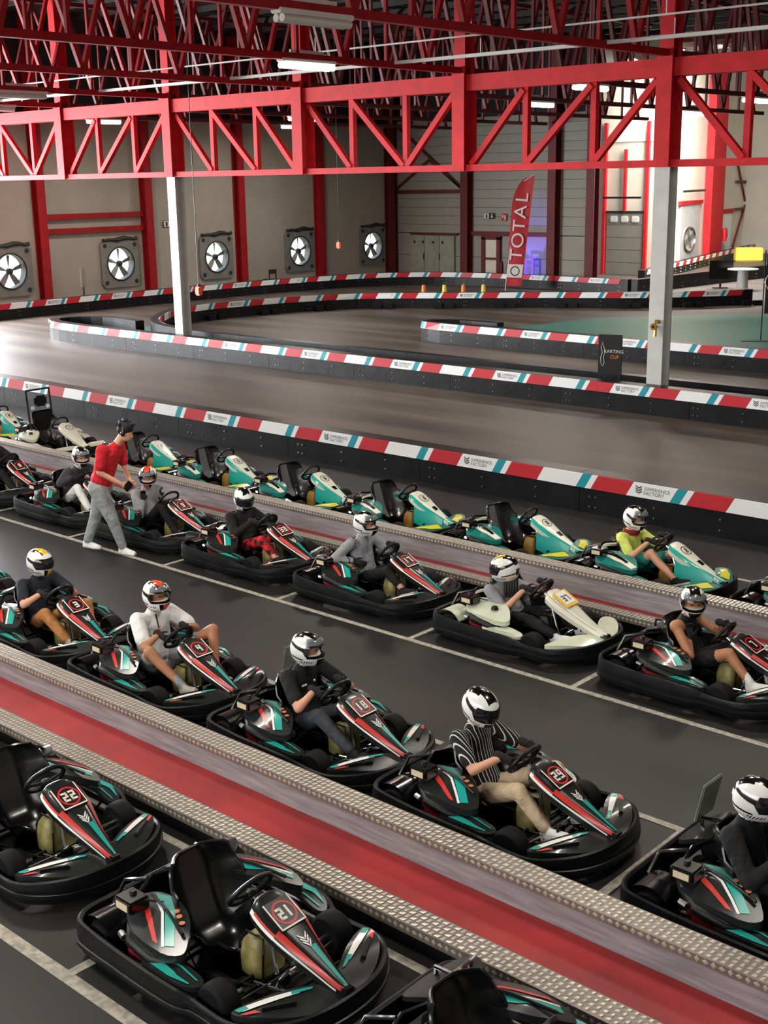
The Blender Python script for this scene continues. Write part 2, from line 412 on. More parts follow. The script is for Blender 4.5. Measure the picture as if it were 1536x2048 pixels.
for x in (-41.55, -41.0, -40.35, -39.75): MB().lathe([(0.001, 0), (.07, 0), (.07, .03), (.001, .03)], (x, 48.57, 1.7), 'Y', 12).build('hinge_boss', 'fan_dark', d2)

# --- dock bay: recessed wall with sectional door, angled wall beyond it
wall_dock = struct(MB().box((-33.3, 54.8, 5.4), (4.4, .3, 10.8)).build('wall_dock', 'dock_cream'))
DA = V((-30.6, 48.6)); DD = V((-.23126, .97289)); DN = V((.97289, .23126))
def dk(s, z, off=0.0): p = DA+DD*s+DN*off; return V((p.x, p.y, z))
DROT = math.atan2(DD.y, DD.x)
def dbox(s0, s1, z0, z1, off, th, name, m, parent=None):
    c = dk((s0+s1)/2, (z0+z1)/2, off); R = Matrix.Rotation(DROT, 3, 'Z')
    return MB().box(c, (s1-s0, th, z1-z0), 0, R).build(name, m, parent)
wall_bay = struct(dbox(6.3, 34, 0, 10.8, -.15, .3, 'wall_bay', 'dock_cream'))
dd = struct(MB().box((-33.18, 54.58, 3.02), (2.2, .08, .1)).build('door_3', 'fan_dark'))
for k in range(5): MB().bbox((-33.18, 54.6, .3+.6*k), (2.05, .06, .59), .01).build('door_section', 'door_grey', dd)
for k in range(3): MB().bbox((-33.78+.6*k, 54.55, 2.68), (.4, .05, .3), .04).build('door_pane', 'sign_white', dd)
for x in (-34.35, -32.0): MB().box((x, 54.55, 3.6), (.16, .14, 7.2)).build('door_rail', 'red_steel', dd)
MB().box((-33.18, 54.5, 4.5), (.14, .12, 2.9)).build('door_rail', 'red_steel', dd)
MB().tube([(-34.2, 54.2, 3.7), (-32.1, 54.2, 3.7)], .05, 8).build('torsion_bar', 'steel_dark', dd)
for s0, s1 in ((6.9, 8.5), (16.7, 19.4)): dbox(s0, s1, 0, 10.5, .25, .4, 'wall_post', 'red_steel', wall_bay)
dbox(10.2, 10.5, 0, 8, .1, .15, 'wall_post', 'red_steel', wall_bay); dbox(26.5, 27.2, 0, 9, .1, .3, 'wall_post', 'red_steel_dark', wall_bay)
dd4 = struct(dbox(20.3, 22.9, 0, 2.5, .06, .1, 'door_4', 'white_gloss'))
dbox(20.0, 20.3, 0, 2.7, .08, .16, 'door_frame', 'red_steel', dd4); dbox(20.0, 23.1, 2.5, 2.75, .08, .16, 'door_frame', 'red_steel', dd4)
for z in (2.6, 4.2): dbox(23.5, 33, z, z+.15, .08, .1, 'girt', 'red_steel_dark', wall_bay)
for a, b in ((dk(23.5, .5, .1), dk(29, 5.5, .1)), (dk(23.5, 5.5, .1), dk(29, .5, .1))): MB().bar(a, b, .1, .12).build('brace', 'red_steel_dark', wall_bay)
for s in (28.5, 30, 31): MB().tube([dk(s, 0, .3), dk(s, 8, .3)], .12, 8).build('riser_pipe', 'red_steel', wall_bay)
d5 = struct(dbox(12.0, 15.7, 0, 3.2, .05, .1, 'door_5', 'column_white'))
MB().tube([dk(13.6+1.1*math.cos(2*math.pi*k/24), 1.4+.62*math.sin(2*math.pi*k/24), .14) for k in range(24)], .06, 6, 0, True).build('fan_ring', 'silver', d5, True)
for k in range(4):
    a = .4+math.pi/2*k; MB().bar(dk(13.6, 1.4, .13), dk(13.6+1.0*math.cos(a), 1.4+.55*math.sin(a), .13), .03, .3).build('fan_blade', 'silver', d5)
dbox(11.6, 16.0, 3.2, 3.4, .1, .14, 'door_frame', 'red_steel', d5)
MB().tube([dk(11.4, 3.9, .35), dk(15.6, 3.9, .35)], .06, 8).build('torsion_bar', 'steel_dark', d5)
# high glazing strip over the dock bay
w4 = struct(MB().box((-33.2, 54.62, 6.55), (3.4, .05, .5)).build('window_4', 'sign_white'))
wall_right = struct(MB().box((9.1, 33, 5.4), (.2, 82, 10.8)).build('wall_right', 'wall_cream'))
wall_far = struct(MB().box((-14, 74.1, 5.4), (47, .2, 10.8)).build('wall_far', 'wall_cream'))
wall_front = struct(MB().box((-17, -7, 5.4), (52, .2, 10.8)).build('wall_front', 'wall_cream'))
# --- roof: dark trapezoidal sheets over purlins
ceiling = MB()
prof = []
x = -44.0
while x < 9.2:
    prof += [(x, 0), (x+.18, 0), (x+.22, .1), (x+.40, .1)]; x += .44
ceiling.loft([[V((px, -7, ROOFZ+pz)) for px, pz in prof], [V((px, 74.2, ROOFZ+pz)) for px, pz in prof]], 0, False, False)
ceiling.box((-17.5, 33.5, ROOFZ+.4), (54, 82, .1))
ceiling = struct(ceiling.build('ceiling', 'roof_dark', fix=False))
me = MB().box((0, 0, 0), (53, .1, .2)).mesh('purlin', 'purlin')
for k in range(38): put('purlin', me, ceiling, (-17.5, -4+2.0*k, ROOFZ-.1))

# --- main truss and its columns
truss = tag(put('main_truss', MB().bar((-42.3, TY, 6.72), (-2, TY, 6.72), .3, .34).mesh('main_truss', 'red_steel')),
            'bright red lattice girder carried on the grey columns across the hall', 'girder')
MB().bar((-42.3, TY, 4.93), (-2, TY, 4.93), .3, .14).build('bottom_chord', 'red_steel', truss)
pat = ['FFR', 'RRR', 'FFF']
COLS = (PX[3], PX[6], PX[0]+.0)
for i, x in enumerate(PX):
    z0, z1 = 4.86, 6.92
    if i == 0: continue
    hsec(MB(), x, TY, z0, z1, .34, .42).build('truss_post', 'red_steel', truss)
    pt = pat[(i+2) % 3]
    if i == len(PX)-1: continue
    w = 5.07/3
    for k in range(3):
        a, b = x+w*k+(.2 if k == 0 else 0), x+w*(k+1)-(.2 if k == 2 else 0)
        if k < 2: MB().bar((x+w*(k+1), TY, 5.0), (x+w*(k+1), TY, 6.55), .13, .13, up=(0, 1, 0)).build('web_vertical', 'red_steel', truss)
        za, zb = (6.5, 5.0) if pt[k] == 'F' else (5.0, 6.5)
        MB().bar((a+.05, TY-.03, za), (b-.05, TY-.03, zb), .13, .13, up=(0, 1, 0)).build('web_diagonal', 'red_steel', truss)
COLLAB = {PX[3]: 'pale grey steel column with a bright lit flange, wire and orange switch box close by', PX[6]: 'pale grey steel column with a brass tap, beside the black notice board',
          PX[0]: 'pale grey steel column near the end wall fans'}
for x in (PX[3], PX[6]):
    c = thing('steel_column', COLLAB[x], 'column', (x, TY, 0))
    hsec(MB(), 0, 0, 0, 4.86, .34, .28).build('shaft', 'column_white', c)
    MB().box((0, 0, .02), (.4, .34, .04)).build('base_plate', 'column_white', c)
    if x == PX[6]:
        v = MB().lathe([(.001, 0), (.07, 0), (.07, .02), (.001, .02)], (0, -.26, 1.75), 'Y', 14); v.tube([(0, -.15, 1.75), (0, -.26, 1.75)], .025); v.tube([(.02, -.2, 1.75), (.03, -.23, 1.55)], .03); v.bbox((.06, -.21, 1.85), (.1, .06, .08), .01)
        v.build('tap', 'brass', c, True)
# column further back, red above, at the edge of the green area
c = thing('steel_column', 'dark red steel column beyond the green floor', 'column', (-20.35, 44.6, 0))
hsec(MB(), 0, 0, 0, 10.5, .42, .45).build('shaft', 'red_steel_dark', c)

# --- roof trusses along Y at every post
dmesh = {}
def member(parent, name, a, b, w):
    L = round((V(b)-V(a)).length, 3); k = (L, w, name, TM)
    if k not in dmesh: dmesh[k] = MB().box((0, 0, 0), (w, w, L)).mesh(name, TM)
    o = put(name, dmesh[k], parent, (V(a)+V(b))/2); o.rotation_mode = 'QUATERNION'; o.rotation_quaternion = V((0, 0, 1)).rotation_difference(V(b)-V(a))
TZ = 6.98
for i, x in enumerate(PX):
    for side, y0, y1 in (('over the pit lane', TY, 2.0), ('over the inner track', TY, 47.9)):
        if (i == 8 and y1 > 20) or i == 0: continue
        sg = 1 if y1 > y0 else -1; TM = 'red_roof_shaded' if sg < 0 else 'red_steel_dark'  # shade under the roof painted in as darker reds, deepest over the inner track
        t = thing('roof_truss', 'shade-tinted red roof truss with V-shaped webs spanning %s' % side, 'roof truss', (x, y0, 0), group='roof trusses '+side)
        L = abs(y1-y0)
        MB().box((0, sg*L/2, TZ), (.14, L, .13)).build('bottom_chord', TM, t)
        MB().box((0, sg*L/2, ROOFZ-.28), (.14, L, .13)).build('top_chord', TM, t)
        if sg < 0: hsec(MB(), 0, 0, TZ-.06, ROOFZ-.2, .3, .3).build('end_post', 'red_steel', t)
        p = 2.56; y = p/2; k = 0
        while y < L:
            member(t, 'web_diagonal', (0, sg*(y), TZ), (0, sg*max(0.05, y-p/2), ROOFZ-.3), .1)
            if y+p/2 < L: member(t, 'web_diagonal', (0, sg*(y), TZ), (0, sg*(y+p/2), ROOFZ-.3), .1)
            if y+p/2 < L: member(t, 'web_vertical', (0, sg*(y+p/2), TZ), (0, sg*(y+p/2), ROOFZ-.3), .07)
            y += p

# --- cable trays
for y, z, w in ((20.5, 7.02, .1), (20.2, 7.35, .035)):
    tr = tag(put('cable_tray', MB().box((-18, y, z), (48, w, .06 if w > .05 else .03)).mesh('cable_tray', 'tray_white')),
             'white cable tray running under the roof trusses' if w > .05 else 'thin grey conduit above the white cable tray', 'cable tray' if w > .05 else 'conduit')
    for k in range(12):
        MB().tube([(-41+4.2*k, y, z), (-41+4.2*k, y, z+.3)], .012, 6).build('hanger', 'tray_white', tr)

# --- twin-tube ceiling lamps hung under the trusses
def lamp(x, y, lit, label, power=130):
    t = thing('ceiling_lamp', label, 'lamp', (x, y, 6.86), group='tube lamps under the roof trusses')
    MB().bbox((0, 0, .05), (.2, 1.45, .07), .015).build('housing', 'tray_white', t)
    MB().box((0, 0, .17), (.04, .9, .16)).build('bracket', 'tray_white', t)
    for sx in (-.06, .06):
        tb = MB().tube([(sx, -.66, -.04), (sx, .66, -.04)], .055, 10).build('tube', 'lamp_glow' if lit else 'tray_white', t, True)
    if lit:
        l = bpy.data.lights.new('lamp_light', 'AREA'); l.shape = 'RECTANGLE'; l.size = .5; l.size_y = 1.4; l.energy = power; l.color = (1, .93, .84)
        o = bpy.data.objects.new('lamp_light', l); COL.objects.link(o); o.location = (x, y, 6.76)
    return t
LIT = [(PX[1+4], 18.0), (PX[1], 28.0), (PX[1], 37.4), (PX[4], 32.9), (PX[5], 27.9), (PX[4], 42.6), (PX[5], 36.9), (PX[2], 32.9),
       (PX[3], 13.0), (PX[6], 8.0), (PX[7], 13.0), (PX[7], 18.0), (PX[4], 8.0), (PX[8], 8.0), (PX[6], 3.0), (PX[7], 3.4), (PX[5], 3.0), (PX[2], 8.0)]
for x, y in LIT: lamp(x, y, True, 'lit twin-tube lamp glowing under the roof trusses', 95 if x > -14 and y < 20 else 130)
for x, y in ((PX[6], 13.1), (PX[3], 18.2), (PX[2], 20.5)): lamp(x, y, False, 'unlit white tube lamp under the roof trusses')

# --- wall fans
def make_fan():
    t = thing('wall_fan', 'x', 'fan')
    fr = MB(); n = 32; R0, R1 = .95, .64
    ring = [[], [], [], []]
    for k in range(n):
        a = 2*math.pi*(k+.5)/n; c, s_ = math.cos(a), math.sin(a); q = R0/max(abs(c), abs(s_))
        ring[0].append(V((.0, c*q, s_*q))); ring[1].append(V((.1, c*q, s_*q))); ring[2].append(V((.1, c*R1, s_*R1))); ring[3].append(V((-.25, c*R1, s_*R1)))
    fr.loft(ring, 0, True, False); fr.build('fan_frame', 'fan_grey', t, True)
    MB().tube([(.12, .665*math.cos(2*math.pi*k/32), .665*math.sin(2*math.pi*k/32)) for k in range(32)], .03, 6, 0, True).build('inlet_ring', 'fan_dark', t, True)
    for sy in (-1, 1):
        for sz in (-1, 1): MB().lathe([(.001, 0), (.09, 0), (.09, .02), (.001, .02)], (.1, sy*.74, sz*.74), 'X', 14).build('corner_cap', 'fan_dark', t)
    for k in range(5):
        a = 2*math.pi*k/5+.3; bl = MB(); rings = []
        for q, w in ((.08, .12), (.3, .26), (.6, .36)):
            pts = []
            for e, xo in ((-.5, -.06), (0, 0), (.5, .06)):
                an = a+e*w/q*.55 if q > .2 else a+e*w/q*.4
                pts.append(V((xo-.06, q*math.cos(an), q*math.sin(an))))
            rings.append(pts)
        bl.loft(rings, 0, False, False); bl.loft([[p+V((-.01, 0, 0)) for p in r] for r in rings], 0, False, False)
        bl.build('blade', 'fan_grey', t, True)
    MB().lathe([(.001, -.1), (.11, -.1), (.11, .06), (.05, .1), (.001, .1)], (0, 0, 0), 'X', 16).build('hub', 'fan_dark', t, True)
    rnd = random.Random(4); rag = MB()
    pts = [(.13, -.85+.17*k, .98+rnd.uniform(-.03, .05)) for k in range(11)]
    rag.tube(pts, [.05+rnd.uniform(0, .05) for _ in pts], 7); rag.build('rolled_cover', 'fan_dark', t, True)
    return t
fan0 = make_fan()
FL = ['grey box fan in the end wall nearest the tall windows', 'grey box fan in the end wall below the pair of red girts', 'grey box fan in the end wall behind the pale lit column',
      'grey box fan in the end wall beside the dark chair', 'grey box fan in the end wall closest to the corner cladding']
for i, y in enumerate(FANS):
    o = fan0 if i == 0 else copy_tree(fan0)
    o.location = (-43.0, y, 1.55); o['label'] = FL[i]; o['group'] = 'fans in the end wall'

# --- walkways between the kart rows: red deck, chequer-plate edges, grey riser
def diamonds(mb, x0, x1, y0, y1, z, pitch=.047, nrm='Z'):
    x = x0; row = 0; h = .004
    while x < x1:
        k = 0; yy = (y0 if nrm == 'Z' else z[0])+.5*pitch
        top = y1 if nrm == 'Z' else z[1]
        while yy < top-.3*pitch:
            a = .43*pitch; b = .33*pitch
            if (row+k) % 2: a, b = b, a
            if nrm == 'Z': mb.add([(x-a, yy-b, z), (x+a*.6, yy-b*.9, z), (x+a, yy+b, z), (x-a*.6, yy+b*.9, z), (x-a*.6, yy-b*.5, z+h), (x+a*.35, yy-b*.45, z+h), (x+a*.6, yy+b*.5, z+h), (x-a*.35, yy+b*.45, z+h)], [(4, 5, 6, 7), (0, 1, 5, 4), (1, 2, 6, 5), (2, 3, 7, 6), (3, 0, 4, 7)])
            else: mb.add([(x-b, y0, yy), (x, y0, yy-a), (x+b, y0, yy), (x, y0, yy+a), (x, y0-h, yy)], [(1, 0, 4), (2, 1, 4), (3, 2, 4), (0, 3, 4)])
            yy += pitch; k += 1
        x += pitch; row += 1
def walkway(yl0, yl1, yr, yu1, zl, zu, x0, x1, label):
    t = thing('pit_walkway', label, 'walkway', (0, 0, 0), group='walkways between the kart rows')
    cx, L = (x0+x1)/2, x1-x0
    MB().box((cx, (yl1+yr)/2, zl/2-.003), (L, yr-yl1, zl-.006)).build('deck', 'walk_red', t)
    MB().box((cx, (yl0+yl1)/2, zl-.006), (L, yl1-yl0, .012)).build('edge_plate', 'plate_metal', t)
    MB().box((cx, yl0-.004, zl-.035), (L, .008, .07)).build('edge_lip', 'plate_metal', t)
    MB().box((cx, (yl0+yl1)/2+.02, (zl-.015)/2), (L, yl1-yl0-.04, zl-.015)).build('skirt', 'barrier_black', t)
    MB().box((cx, (yr+yu1)/2, (zu-.015)/2), (L, yu1-yr-.006, zu-.015)).build('riser', 'riser_grey', t)
    MB().box((cx, (yr+yu1)/2, zu-.006), (L, yu1-yr, .012)).build('top_plate', 'plate_metal', t)
    MB().box((cx, yr-.005, zu-.028), (L, .008, .055)).build('top_lip', 'plate_metal', t)
    dm = MB(); diamonds(dm, x0, x1, yl0, yl1, zl+.0005); diamonds(dm, x0, x1, yr, yu1, zu+.0005)
    diamonds(dm, x0, x1, yl0-.0085, 0, (zl-.06, zl), .052, 'Y'); diamonds(dm, x0, x1, yr-.0095, 0, (zu-.05, zu), .052, 'Y')
    o = dm.build('chequer_studs', 'stud_metal', t, fix=False); o['kind'] = 'stuff'
    return t
walkway(5.22, 5.41, 5.81, 6.0, .2, .42, -16, -1, 'wide red pit walkway with chequer-plate edges alongside karts 21 and 22')
walkway(11.03, 11.2, 11.31, 11.5, .2, .47, -27, -2, 'narrow red pit walkway with chequer-plate edges alongside the teal karts')

# --- track barriers
def resample(path, step):
    P = [V((x, y, 0)) for x, y in path]
    # Catmull-Rom smoothing
    Q = []
    for i in range(len(P)-1):
        a = P[max(i-1, 0)]; b = P[i]; c = P[i+1]; d = P[min(i+2, len(P)-1)]
        n = max(2, int((c-b).length/.25))
        for k in range(n):
            t = k/n; Q.append(.5*((2*b)+(c-a)*t+(2*a-5*b+4*c-d)*t*t+(3*b-a-3*c+d)*t**3))
    Q.append(P[-1]); S = [0]
    for i in range(1, len(Q)): S.append(S[-1]+(Q[i]-Q[i-1]).length)
    return Q, S
def barrier(name, path, label, anchor, h=.58, th=.3, seq=(('stripe_red', .58), ('stripe_white', .69), ('stripe_teal', .145), ('stripe_white', .105)),
            s_from=0, s_to=1e9, logo=True, slant=.12, z0=.37, bolts=True, feet=False):
    Q, S = resample(path, .25); TOT = S[-1]
    def at(s):
        s = max(0, min(TOT-1e-6, s)); lo, hi = 0, len(S)-1
        while hi-lo > 1:
            m = (lo+hi)//2
            if S[m] <= s: lo = m
            else: hi = m
        f = (s-S[lo])/max(1e-9, S[hi]-S[lo]); p = Q[lo].lerp(Q[hi], f); d = (Q[min(hi+1, len(Q)-1)]-Q[max(lo-1, 0)]).normalized()
        return p, V((d.y, -d.x, 0))
    t = thing(name, label, 'barrier', group='track barriers')
    # black body in panels
    s = 0; PL = 3.04
    while s < TOT-.1:
        e = min(s+PL, TOT); n = max(1, int((e-s)/.5)); rings = []
        for k in range(n+1):
            q = s+.004+(e-s-.008)*k/n; p, nn = at(q)
            rings.append([p+V((0, 0, .0)), p+V((0, 0, h)), p-nn*th+V((0, 0, h)), p-nn*th])
        MB().loft(rings, 0).build('wall_panel', 'barrier_black', t)
        s = e
    # striped boards, 25 mm proud
    per = sum(w for _, w in seq); ac = V((anchor[0], anchor[1], 0)); sa_ = S[min(range(len(Q)), key=lambda k: (Q[k]-ac).length)]+(0 if len(Q) < 9 else 0)
    k0 = min(range(len(Q)), key=lambda k: (Q[k]-ac).length); sa_ = S[k0]+(ac-Q[k0]).dot((Q[min(k0+1, len(Q)-1)]-Q[max(k0-1, 0)]).normalized())
    st_ = sa_-slant/2-(seq[0][1]+seq[1][1]+seq[2][1]/2 if len(seq) > 2 else 0); i = -int(math.ceil(st_/per)); s = st_+i*per
    while s < TOT:
        q = s
        for ci, (m, w) in enumerate(seq):
            a, b = q+.003, q+w-.003; q += w
            if a < max(0, s_from) or b+slant > min(TOT, s_to): continue
            rings = []; n = max(1, int(w/.35))
            for k in range(n+1):
                sa = a+(b-a)*k/n; p0, n0 = at(sa); p1, n1 = at(sa+slant)
                rings.append([p0+n0*.001+V((0, 0, z0)), p0+n0*.025+V((0, 0, z0)), p1+n1*.025+V((0, 0, h-.004)), p1+n1*.001+V((0, 0, h-.004))])
            ob = MB().loft(rings, 0).build('stripe_board', m, t)
            if logo and ci == 1 and i % 2 == 0:
                p, nn = at((a+b)/2+slant/2); d = V((-nn.y, nn.x, 0)); c = p+nn*.028+V((0, 0, (z0+h)/2))
                M = Matrix(((d.x, 0, nn.x, c.x), (d.y, 0, nn.y, c.y), (0, 1, 0, c.z), (0, 0, 0, 1)))
                mb = MB(); add_text(mb, 'EXPERIENCE', .072, M @ Matrix.Translation((.09, .026, 0)), 0); add_text(mb, 'FACTORY', .072, M @ Matrix.Translation((.037, -.036, 0)), 0)
                for k2 in range(3):
                    for sgn in (-1, 1):
                        zz = .045-.035*k2; x0_ = -.2
                        mb.poly([M @ V((x0_, zz-.03, 0)), M @ V((x0_+sgn*.05, zz, 0)), M @ V((x0_+sgn*.05, zz+.022, 0)), M @ V((x0_, zz-.008, 0))])
                mb.build('printed_logo', 'logo_grey', ob, fix=False)['kind'] = 'stuff'
        s += per; i += 1
    if bolts:
        bm_ = MB(); s = .5
        while s < TOT-.3:
            for ds in ((0,) if int(round((s-.5)/1.0)) % 3 else (-.05, .05)):
                p, nn = at(s+ds)
                for z in (.1, .25): bm_.lathe([(.001, 0), (.018, 0), (.012, .012), (.001, .012)], (0, 0, 0), 'Y', 6); 
                for q, z in ((0, .1), (1, .25)):
                    st = len(bm_.v)-48+24*q
                    for vi in range(st, st+24):
                        v = V(bm_.v[vi]); bm_.v[vi] = tuple(p+V((-nn.y, nn.x, 0))*v.x+nn*(v.y)+V((0, 0, z+v.z)))
            s += 1.0
        ob = bm_.build('bolts', 'bolt', t); ob['kind'] = 'stuff'
    if feet:
        s = 1.0; me = MB().bbox((0, 0, .09), (.34, .2, .18), .02).mesh('barrier_foot', 'rubber')
        while s < TOT:
            p, nn = at(s)
            for ds in (-.22, .22):
                o = put('barrier_foot', me, t, p+nn*.12+V((-nn.y, nn.x, 0))*ds); o.rotation_euler = (0, 0, math.atan2(nn.x, -nn.y))
            s += 2.3
    return t
barrier('track_barrier', [(-31, 15), (-24, 15), (-16, 15), (-9, 15), (-2, 15)], 'straight black track barrier with striped boards, running behind the teal karts', (-11.16, 15))
barrier('track_barrier', [(-31.9, 24.3), (-33.6, 24.5), (-34.9, 23.9), (-35.0, 23.0), (-34.2, 22.5), (-32.5, 22.3), (-28, 22.3), (-20, 22.3), (-10, 22.3), (-2, 22.3)],
        'long black track barrier with striped boards, passing in front of the grey columns', (-16.0, 22.3), s_from=2.2)
barrier('track_barrier', [(-22.3, 30.1), (-23.8, 30.1), (-24.6, 29.7), (-24.75, 29.2), (-24.3, 28.95), (-23.0, 28.85), (-16, 28.8), (-9, 28.8), (-2, 28.8)],
        'short black track barrier with striped boards and a rounded end, bordering the green floor', (-19.95, 28.8), s_from=2.4)
barrier('track_barrier', [(-2, 23.6), (-12, 23.6), (-20, 23.6), (-27, 23.55), (-30, 23.9), (-31.7, 24.7), (-33, 26), (-34, 27.4), (-34.45, 28.9), (-34.3, 30.4), (-33.9, 32.5), (-32.9, 34.7), (-31.5, 36.0), (-29.8, 37.2), (-27, 39.2), (-23.8, 41.2), (-21.3, 44.2)],
        'curved black track barrier with striped boards, sweeping round the inner track loop', (-29.1, 37.65), th=.25, feet=True)
barrier('track_barrier', [(-40.9, 4), (-40.9, 14), (-40.8, 24), (-40.9, 30), (-40.7, 36), (-40.2, 40), (-39.3, 43), (-37.6, 44.9), (-35, 45.7), (-31.5, 45.85), (-27.6, 45.8)],
        'outermost black track barrier with striped boards, following the fan wall and the cladding wall', (-37.7, 44.85))
barrier('track_barrier', [(-29.65, 50.6), (-31.2, 56.5), (-33.1, 63.8), (-35.2, 73)], 'red and white striped barrier along the bright dock bay', (-31.2, 56.5),
        seq=(('stripe_white', .75), ('stripe_red', .65)), logo=False, slant=.2)
barrier('track_barrier', [(-27.2, 45.9), (-27.1, 49), (-26.7, 54), (-26.2, 60), (-25.6, 70)], 'plain black barrier back edging the grey dock aisle', (-27, 49), s_from=1e6, logo=False)

# --- feather flag
def flag():
    t = thing('feather_flag', 'tall red feather flag with white TOTAL lettering, standing by the inner track', 'flag', (-32.05, 44.0, 0))
    # sail in local x (right), z (up); leaning a little
    prof = []
    H0, H1 = .25, 4.8
    def edges(z):
        f = (z-H0)/(H1-H0); lean = .52*f
        l = -.38+lean*.62; r = .30+lean*.95
        if f > .72:
            g_ = (f-.72)/.28; l = l+(r-l)*(1-math.sqrt(max(0, 1-g_*g_)))*.92
        return l, r
    n = 30; mb = MB(); A, B = [], []
    rowsF, rowsB = [], []
    for k in range(n+1):
        z = H0+(H1-H0)*k/n; l, r = edges(z); row = []
        for j in range(7):
            u = j/6; row.append(V((l+(r-l)*u, .03*math.sin(u*5+z*1.3), z)))
        rowsF.append(row); rowsB.append([p+V((0, .012, 0)) for p in row])
    mb.loft(rowsF, 0, False, False); mb.loft(rowsB, 0, False, False)
    mb.build('sail', 'flag_red', t, True)
    MB().tube([(-.4, .02, 0), (-.38, .02, .3), (-.1, .02, 2.6), (.0, .03, 3.6), (.25, .03, 4.5), (.75, .03, 4.82)], .018, 8).build('pole', 'sign_white', t, True)
    MB().box((-.3, 0, .02), (.7, .5, .04)).build('foot_plate', 'fan_dark', t)
    pr = MB()
    l0, r0 = edges(.75)
    pr.add([(l0+.03, -.045, .62), (r0-.04, -.045, .6), (r0+.02, -.045, 1.15), (l0+.08, -.045, 1.17)], [(0, 1, 2, 3)], 1)
    for k in range(24):
        a0, a1 = 2*math.pi*k/24, 2*math.pi*(k+1)/24; c = V(((l0+r0)/2+.02, -.048, .88))
        q = [c+V((rr*math.cos(a), 0, rr*1.05*math.sin(a))) for a, rr in ((a0, .2), (a1, .2), (a1, .155), (a0, .155))]
        pr.add(q, [(0, 1, 2, 3)], 2)
    for z, ch in ((1.55, 'T'), (2.15, 'O'), (2.75, 'T'), (3.32, 'A'), (3.9, 'L')):
        l, r = edges(z); cx = (l+r)/2+.01
        M = Matrix.Translation((cx, -.047, z)) @ Matrix.Rotation(math.pi/2, 4, 'X') @ Matrix.Rotation(math.radians(90-5), 4, 'Z')
        add_text(pr, ch, .74, M, 1, 1.1)
    pr.build('printed_lettering', ['flag_red', 'flag_white', 'sign_black'], t, fix=False)['kind'] = 'stuff'
    t.rotation_euler = (0, 0, math.radians(28))
flag()
# --- notice board beside the second column
t = thing('notice_board', 'black notice board with a white track outline and KARTING lettering, on two legs', 'sign', (-14.2, 22.95, 0), math.radians(14))
MB().bbox((0, 0, 1.05), (.52, .03, .85), .008).build('board', 'sign_black', t)
for sx in (-.1, .2): MB().box((sx, .03, .35), (.05, .03, .7)).build('leg', 'sign_black', t)
m = MB()
M = Matrix.Translation((.08, -.018, 1.12)) @ Matrix.Rotation(math.pi/2, 4, 'X'); add_text(m, 'KARTING', .1, M, 0)
M = Matrix.Translation((.1, -.018, 1.0)) @ Matrix.Rotation(math.pi/2, 4, 'X'); add_text(m, 'CUP', .1, M, 1)
out = [(-.16, 1.32), (-.2, 1.2), (-.17, 1.1), (-.2, .98), (-.19, .86), (-.15, .8), (-.12, .88), (-.14, 1.0), (-.11, 1.12), (-.14, 1.22)]
m.tube([(x, -.018, z) for x, z in out], .006, 5, 0, True); m.build('printed_lettering', ['sign_white', 'cone_orange'], t, fix=False)['kind'] = 'stuff'
t = thing('banner_stand', 'tall black banner on a flat steel foot, on the green floor', 'banner', (-16.3, 34.5, 0), math.radians(30))
MB().bbox((.45, 0, 1.75), (.8, .03, 1.9), .01).build('banner', 'sign_black', t); MB().tube([(0, 0, 0), (0, 0, 2.6)], .018, 6).build('pole', 'sign_black', t)
MB().box((0, 0, .012), (1.1, .35, .024)).build('foot_plate', 'fan_dark', t)
m = MB(); m.tube([(.1, -.02, 1.9), (.0, -.02, 1.7), (.12, -.02, 1.5), (.25, -.02, 1.6), (.2, -.02, 1.8)], .012, 5, 0, True); m.build('printed_outline', 'sign_white', t)
# --- small signs
def sign(name, label, c, w, h, m1, build, rz=0):
    t = thing(name, label, 'sign', c, rz); MB().box((0, 0, 0), (w, .02, h)).build('plate', m1, t); mm = MB(); build(mm); mm.build('pictogram', ['sign_white', 'sign_black'], t, fix=False)
def exit_pic(dx):
    def f(mm):
        mm.add([(-.3, -.015, -.12), (-.02, -.015, -.12), (-.02, -.015, .12), (-.3, -.015, .12)], [(0, 1, 2, 3)], 0)
        mm.add([(-.2, -.018, -.1), (-.1, -.018, -.1), (-.1, -.018, .08), (-.2, -.018, .08)], [(0, 1, 2, 3)], 1)
        if dx: mm.add([(.05, -.015, -.02), (.18, -.015, -.02), (.18, -.015, -.08), (.28, -.015, 0), (.18, -.015, .08), (.18, -.015, .02), (.05, -.015, .02)], [(0, 1, 2, 3, 4, 5, 6)], 0)
        else: mm.add([(.14, -.015, .1), (.14, -.015, -.02), (.07, -.015, -.02), (.16, -.015, -.1), (.25, -.015, -.02), (.18, -.015, -.02), (.18, -.015, .1)], [(0, 1, 2, 3, 4, 5, 6)], 0)
    return f
sign('exit_sign', 'black and white exit sign with a right-pointing arrow on the fan wall', (-42.95, 34.35, 3.05), .64, .27, 'sign_black', exit_pic(True), math.pi/2)
sign('exit_sign', 'black and white exit sign with a down-pointing arrow on the cladding wall', (-36.95, 48.66, 2.98), .62, .27, 'sign_black', exit_pic(False))
def ext_pic(mm):
    mm.add([(.03, -.015, -.12), (.09, -.015, -.12), (.09, -.015, .1), (.03, -.015, .1)], [(0, 1, 2, 3)], 0); mm.add([(-.1, -.015, .0), (-.04, -.015, -.05), (-.04, -.015, .1), (-.1, -.015, .12)], [(0, 1, 2, 3)], 0)
sign('fire_point_sign', 'small red fire point sign on the cladding wall', (-36.08, 48.66, 2.93), .3, .34, 'sign_red', ext_pic)
t = thing('fire_extinguisher', 'dark fire extinguisher standing by the red framed door', 'extinguisher', (-35.95, 48.3, 0))
